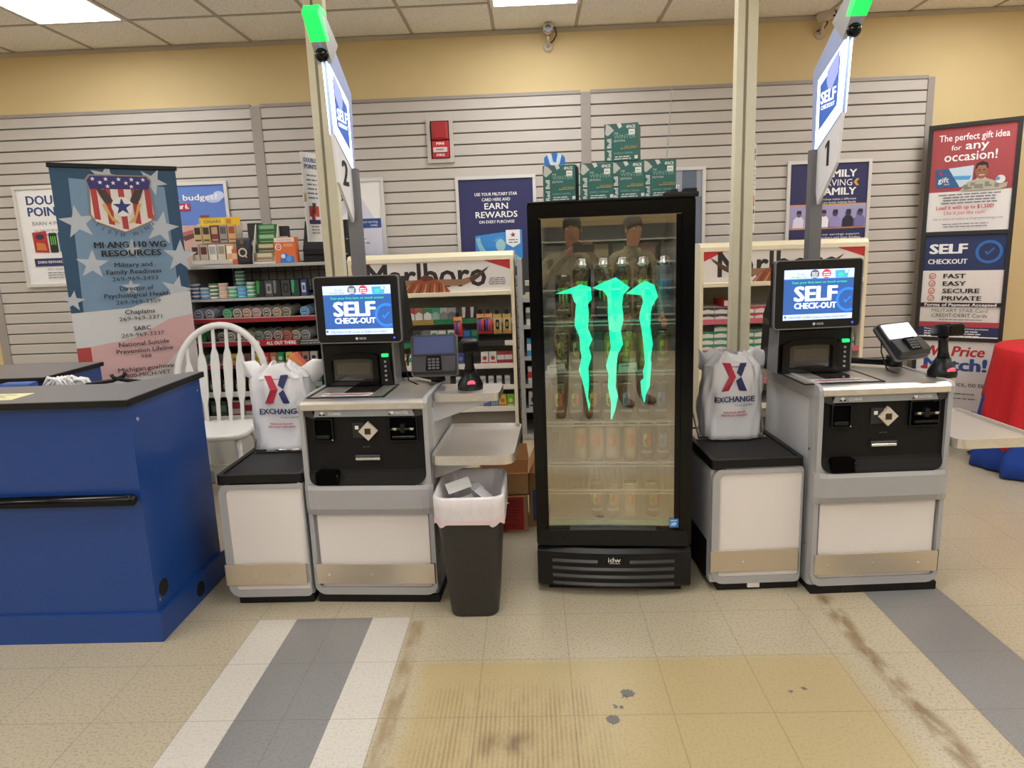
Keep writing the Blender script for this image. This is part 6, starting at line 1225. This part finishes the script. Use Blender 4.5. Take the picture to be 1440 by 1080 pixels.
def person(label, x, y, rz, k, skin, hairc, hands, turn):
    """faces +y before turning; hands: wrist targets of the right and the left hand"""
    t = thing('person', label, 'person', (x, y, 0), rz)
    SK = mat('skin_%d_%d_%d' % skin, skin, .5, noise=.06); V = []; E = []
    def v(*p): V.append((p[0] * k, p[1] * k, p[2] * k, p[3] if isinstance(p[3], tuple) else p[3] * k)); return len(V) - 1
    def ch(a, *pts):
        for p in pts: i = v(*p); E.append((a, i)); a = i
        return a
    pel = v(0, 0, .96, (.165 * k, .11 * k)); c = ch(pel, (0, .01, 1.1, (.15 * k, .105 * k)), (0, .01, 1.25, (.175 * k, .12 * k)), (0, -.005, 1.4, (.165 * k, .1 * k))); nk = ch(c, (0, -.005, 1.49, .062), (0, .012, 1.545, .058)); 
    hd = ch(nk, (0, .025, 1.62, (.07 * k, .085 * k)), (0, .02, 1.68, (.074 * k, .095 * k)), (0, .01, 1.735, (.062 * k, .08 * k)))
    for s, (wx, wy, wz) in zip((1, -1), hands):
        ex_, ey_, ez_ = (s * .30, .1 + wy * .15, 1.17) if wz > 1 else (s * .28, -.03, 1.13)
        w_ = ch(c, (s * .17, -.005, 1.425, .072), (s * .225, .0, 1.38, .062), ((s * .225 + ex_) / 2, ey_ / 2, (1.38 + ez_) / 2, .056), (ex_, ey_, ez_, .047), ((ex_ + wx) / 2, (ey_ + wy) / 2, (ez_ + wz) / 2, .042), (wx, wy, wz, .03))
        d = Vector((wx - ex_, wy - ey_, wz - ez_)).normalized(); sd = Vector((s, 0, 0)); sd = (sd - d * sd.dot(d)).normalized(); P = Vector((wx, wy, wz)) + d * .055
        pm = ch(w_, (*P, (.036 * k, .018 * k)))
        for q, L in ((-.03, .07), (-.01, .08), (.01, .075), (.03, .06)):
            a = P + d * .035 + sd * q; e_ = a + d * L * .5; f_ = e_ + d * L * .3 + Vector((-s * .02, .01, 0)); ch(pm, (*a, .009), (*e_, .0085), (*f_, .0075))
        th = P - sd * .045 + d * .005; ch(pm, (*th, .011), (*(th + d * .035 - sd * .012), .009))
    for s in (-1, 1): ch(pel, (s * .095, 0, .88, .098), (s * .105, .005, .68, .08), (s * .11, .01, .5, .062), (s * .112, -.012, .34, .06), (s * .115, -.01, .12, .05), (s * .12, .02, .055, .048), (s * .13, .13, .04, .042), (s * .133, .19, .035, .03))
    me = skin_mesh(V, E, pel)
    for m in (CAMO, SK, BOOT): me.materials.append(m)
    hw_ = [Vector(h) * k for h in hands]
    for p in me.polygons:
        c_ = p.center; p.use_smooth = True; p.material_index = 0
        if c_.z > 1.515 * k and abs(c_.x) < .12: p.material_index = 1
        if c_.z < .2 * k: p.material_index = 2
        for h_ in hw_:
            if (c_ - h_).length < .2 * k and ((c_.y > h_.y + .01) if h_.z > 1 else (c_.z < h_.z)): p.material_index = 1
    # shape the face: brow, nose, chin
    hc = Vector((0, .02, 1.66)) * k
    for vt in me.vertices:
        co = vt.co
        if co.z > 1.54 * k and abs(co.x) < .1:
            dx, dz = co.x / k, (co.z - hc.z) / k
            if co.y > .05 * k: co.y += k * (.028 * math.exp(-(dx / .014) ** 2 - ((dz + .012) / .022) ** 2) + .012 * math.exp(-(dx / .03) ** 2 - ((dz + .075) / .018) ** 2) - .010 * sum(math.exp(-((dx - q) / .016) ** 2 - ((dz - .012) / .012) ** 2) for q in (-.032, .032)))
    o = bpy.data.objects.new('body', me); C.objects.link(o); o.parent = t
    HR = mat('hair_%d_%d_%d' % hairc, hairc, .8, bump=.4, scale=300)
    def headpart(b, name): ob = b.build(name, t); return ob
    def fy(x_, z_): return max([vt.co.y for vt in me.vertices if abs(vt.co.x - x_ * k) < .012 * k and abs(vt.co.z - z_ * k) < .012 * k] + [.06 * k])
    ye = fy(.032, 1.672); yb = fy(.034, 1.693); ym = fy(0, 1.607)
    b = B(); b.loft([[(rx * k * math.cos(a), (.008 + ry * math.sin(a)) * k, (z + tl * math.sin(a)) * k) for a in [2 * PI * j / 24 for j in range(24)]] for z, rx, ry, tl in ((1.655, .079, .104, .055), (1.69, .083, .108, .04), (1.73, .08, .104, .02), (1.765, .066, .088, .01), (1.79, .04, .055, 0), (1.797, .01, .01, 0))], HR); headpart(b, 'hair')
    for s in (-1, 1):
        b = B(); b.ball((s * .032 * k, ye - .006 * k, 1.672 * k), .012 * k, ink(232, 228, 222), 12, (1.2, 1, .7)); b.ball((s * .032 * k, ye + .003 * k, 1.672 * k), .0055 * k, ink(30, 22, 18), 10); headpart(b, 'eye')
        b = B(); b.ball((s * .078 * k, .012 * k, 1.655 * k), .022 * k, SK, 12, (.35, .7, 1.3)); headpart(b, 'ear')
        b = B(); b.tube([(s * .016 * k, yb, 1.69 * k), (s * .034 * k, yb, 1.697 * k), (s * .052 * k, yb - .012 * k, 1.69 * k)], .006 * k, HR, 6); headpart(b, 'eyebrow')
    b = B(); b.loft([[(-.026 * k + .0065 * k * i, ym - .004 * abs(i - 4) * k * .6 + q * .006, 1.607 * k + z_ * .006 * math.sin(PI * i / 8)) for i in range(9)] for q, z_ in ((-1, 1), (1, .6), (1, -.6), (-1, -1))], mat('lip_%d' % skin[0], (int(skin[0] * .82), int(skin[1] * .66), int(skin[2] * .64)), .5), False, closed=False); headpart(b, 'mouth')
    b = B(); b.loft([[(rx * k * math.cos(a), (.002 + ry * math.sin(a)) * k, (z + .015 * -math.sin(a)) * k) for a in [2 * PI * j / 20 for j in range(20)]] for z, rx, ry in ((1.44, .1, .085), (1.5, .075, .078), (1.515, .07, .074))], CAMO, False); headpart(b, 'collar')
    b = B(); b.loft([[(rx * k * math.cos(a), (.005 + ry * math.sin(a)) * k, z * k) for a in [2 * PI * j / 20 for j in range(20)]] for z, rx, ry in ((.94, .178, .122), (.98, .178, .122))], mat('tan_belt', (110, 96, 70), .7), False); headpart(b, 'belt')
    return t
kk = .935
person('person in camouflage uniform holding up a phone, reflected in the cooler door', -.12, -.40, 0, kk, (150, 100, 76), (44, 38, 36), ((.20, .33, 1.44), (-.01, .33, 1.46)), 0)
person('person in camouflage uniform looking aside, reflected at the right in the cooler door', .36, -.85, R(-38), .93, (176, 124, 98), (70, 62, 54), ((.30, .06, .88), (-.30, .06, .88)), 0)
b = B(); b.prism(rrect(-.08, .08, -.038, .038, .008), 'y', -.035, -.027, GLOSSBLACK); b.build('x') if False else None
b2 = b.build('phone', None, (.0, 0, 1.415)); tag(b2, 'black phone held sideways by the person in front', 'phone')
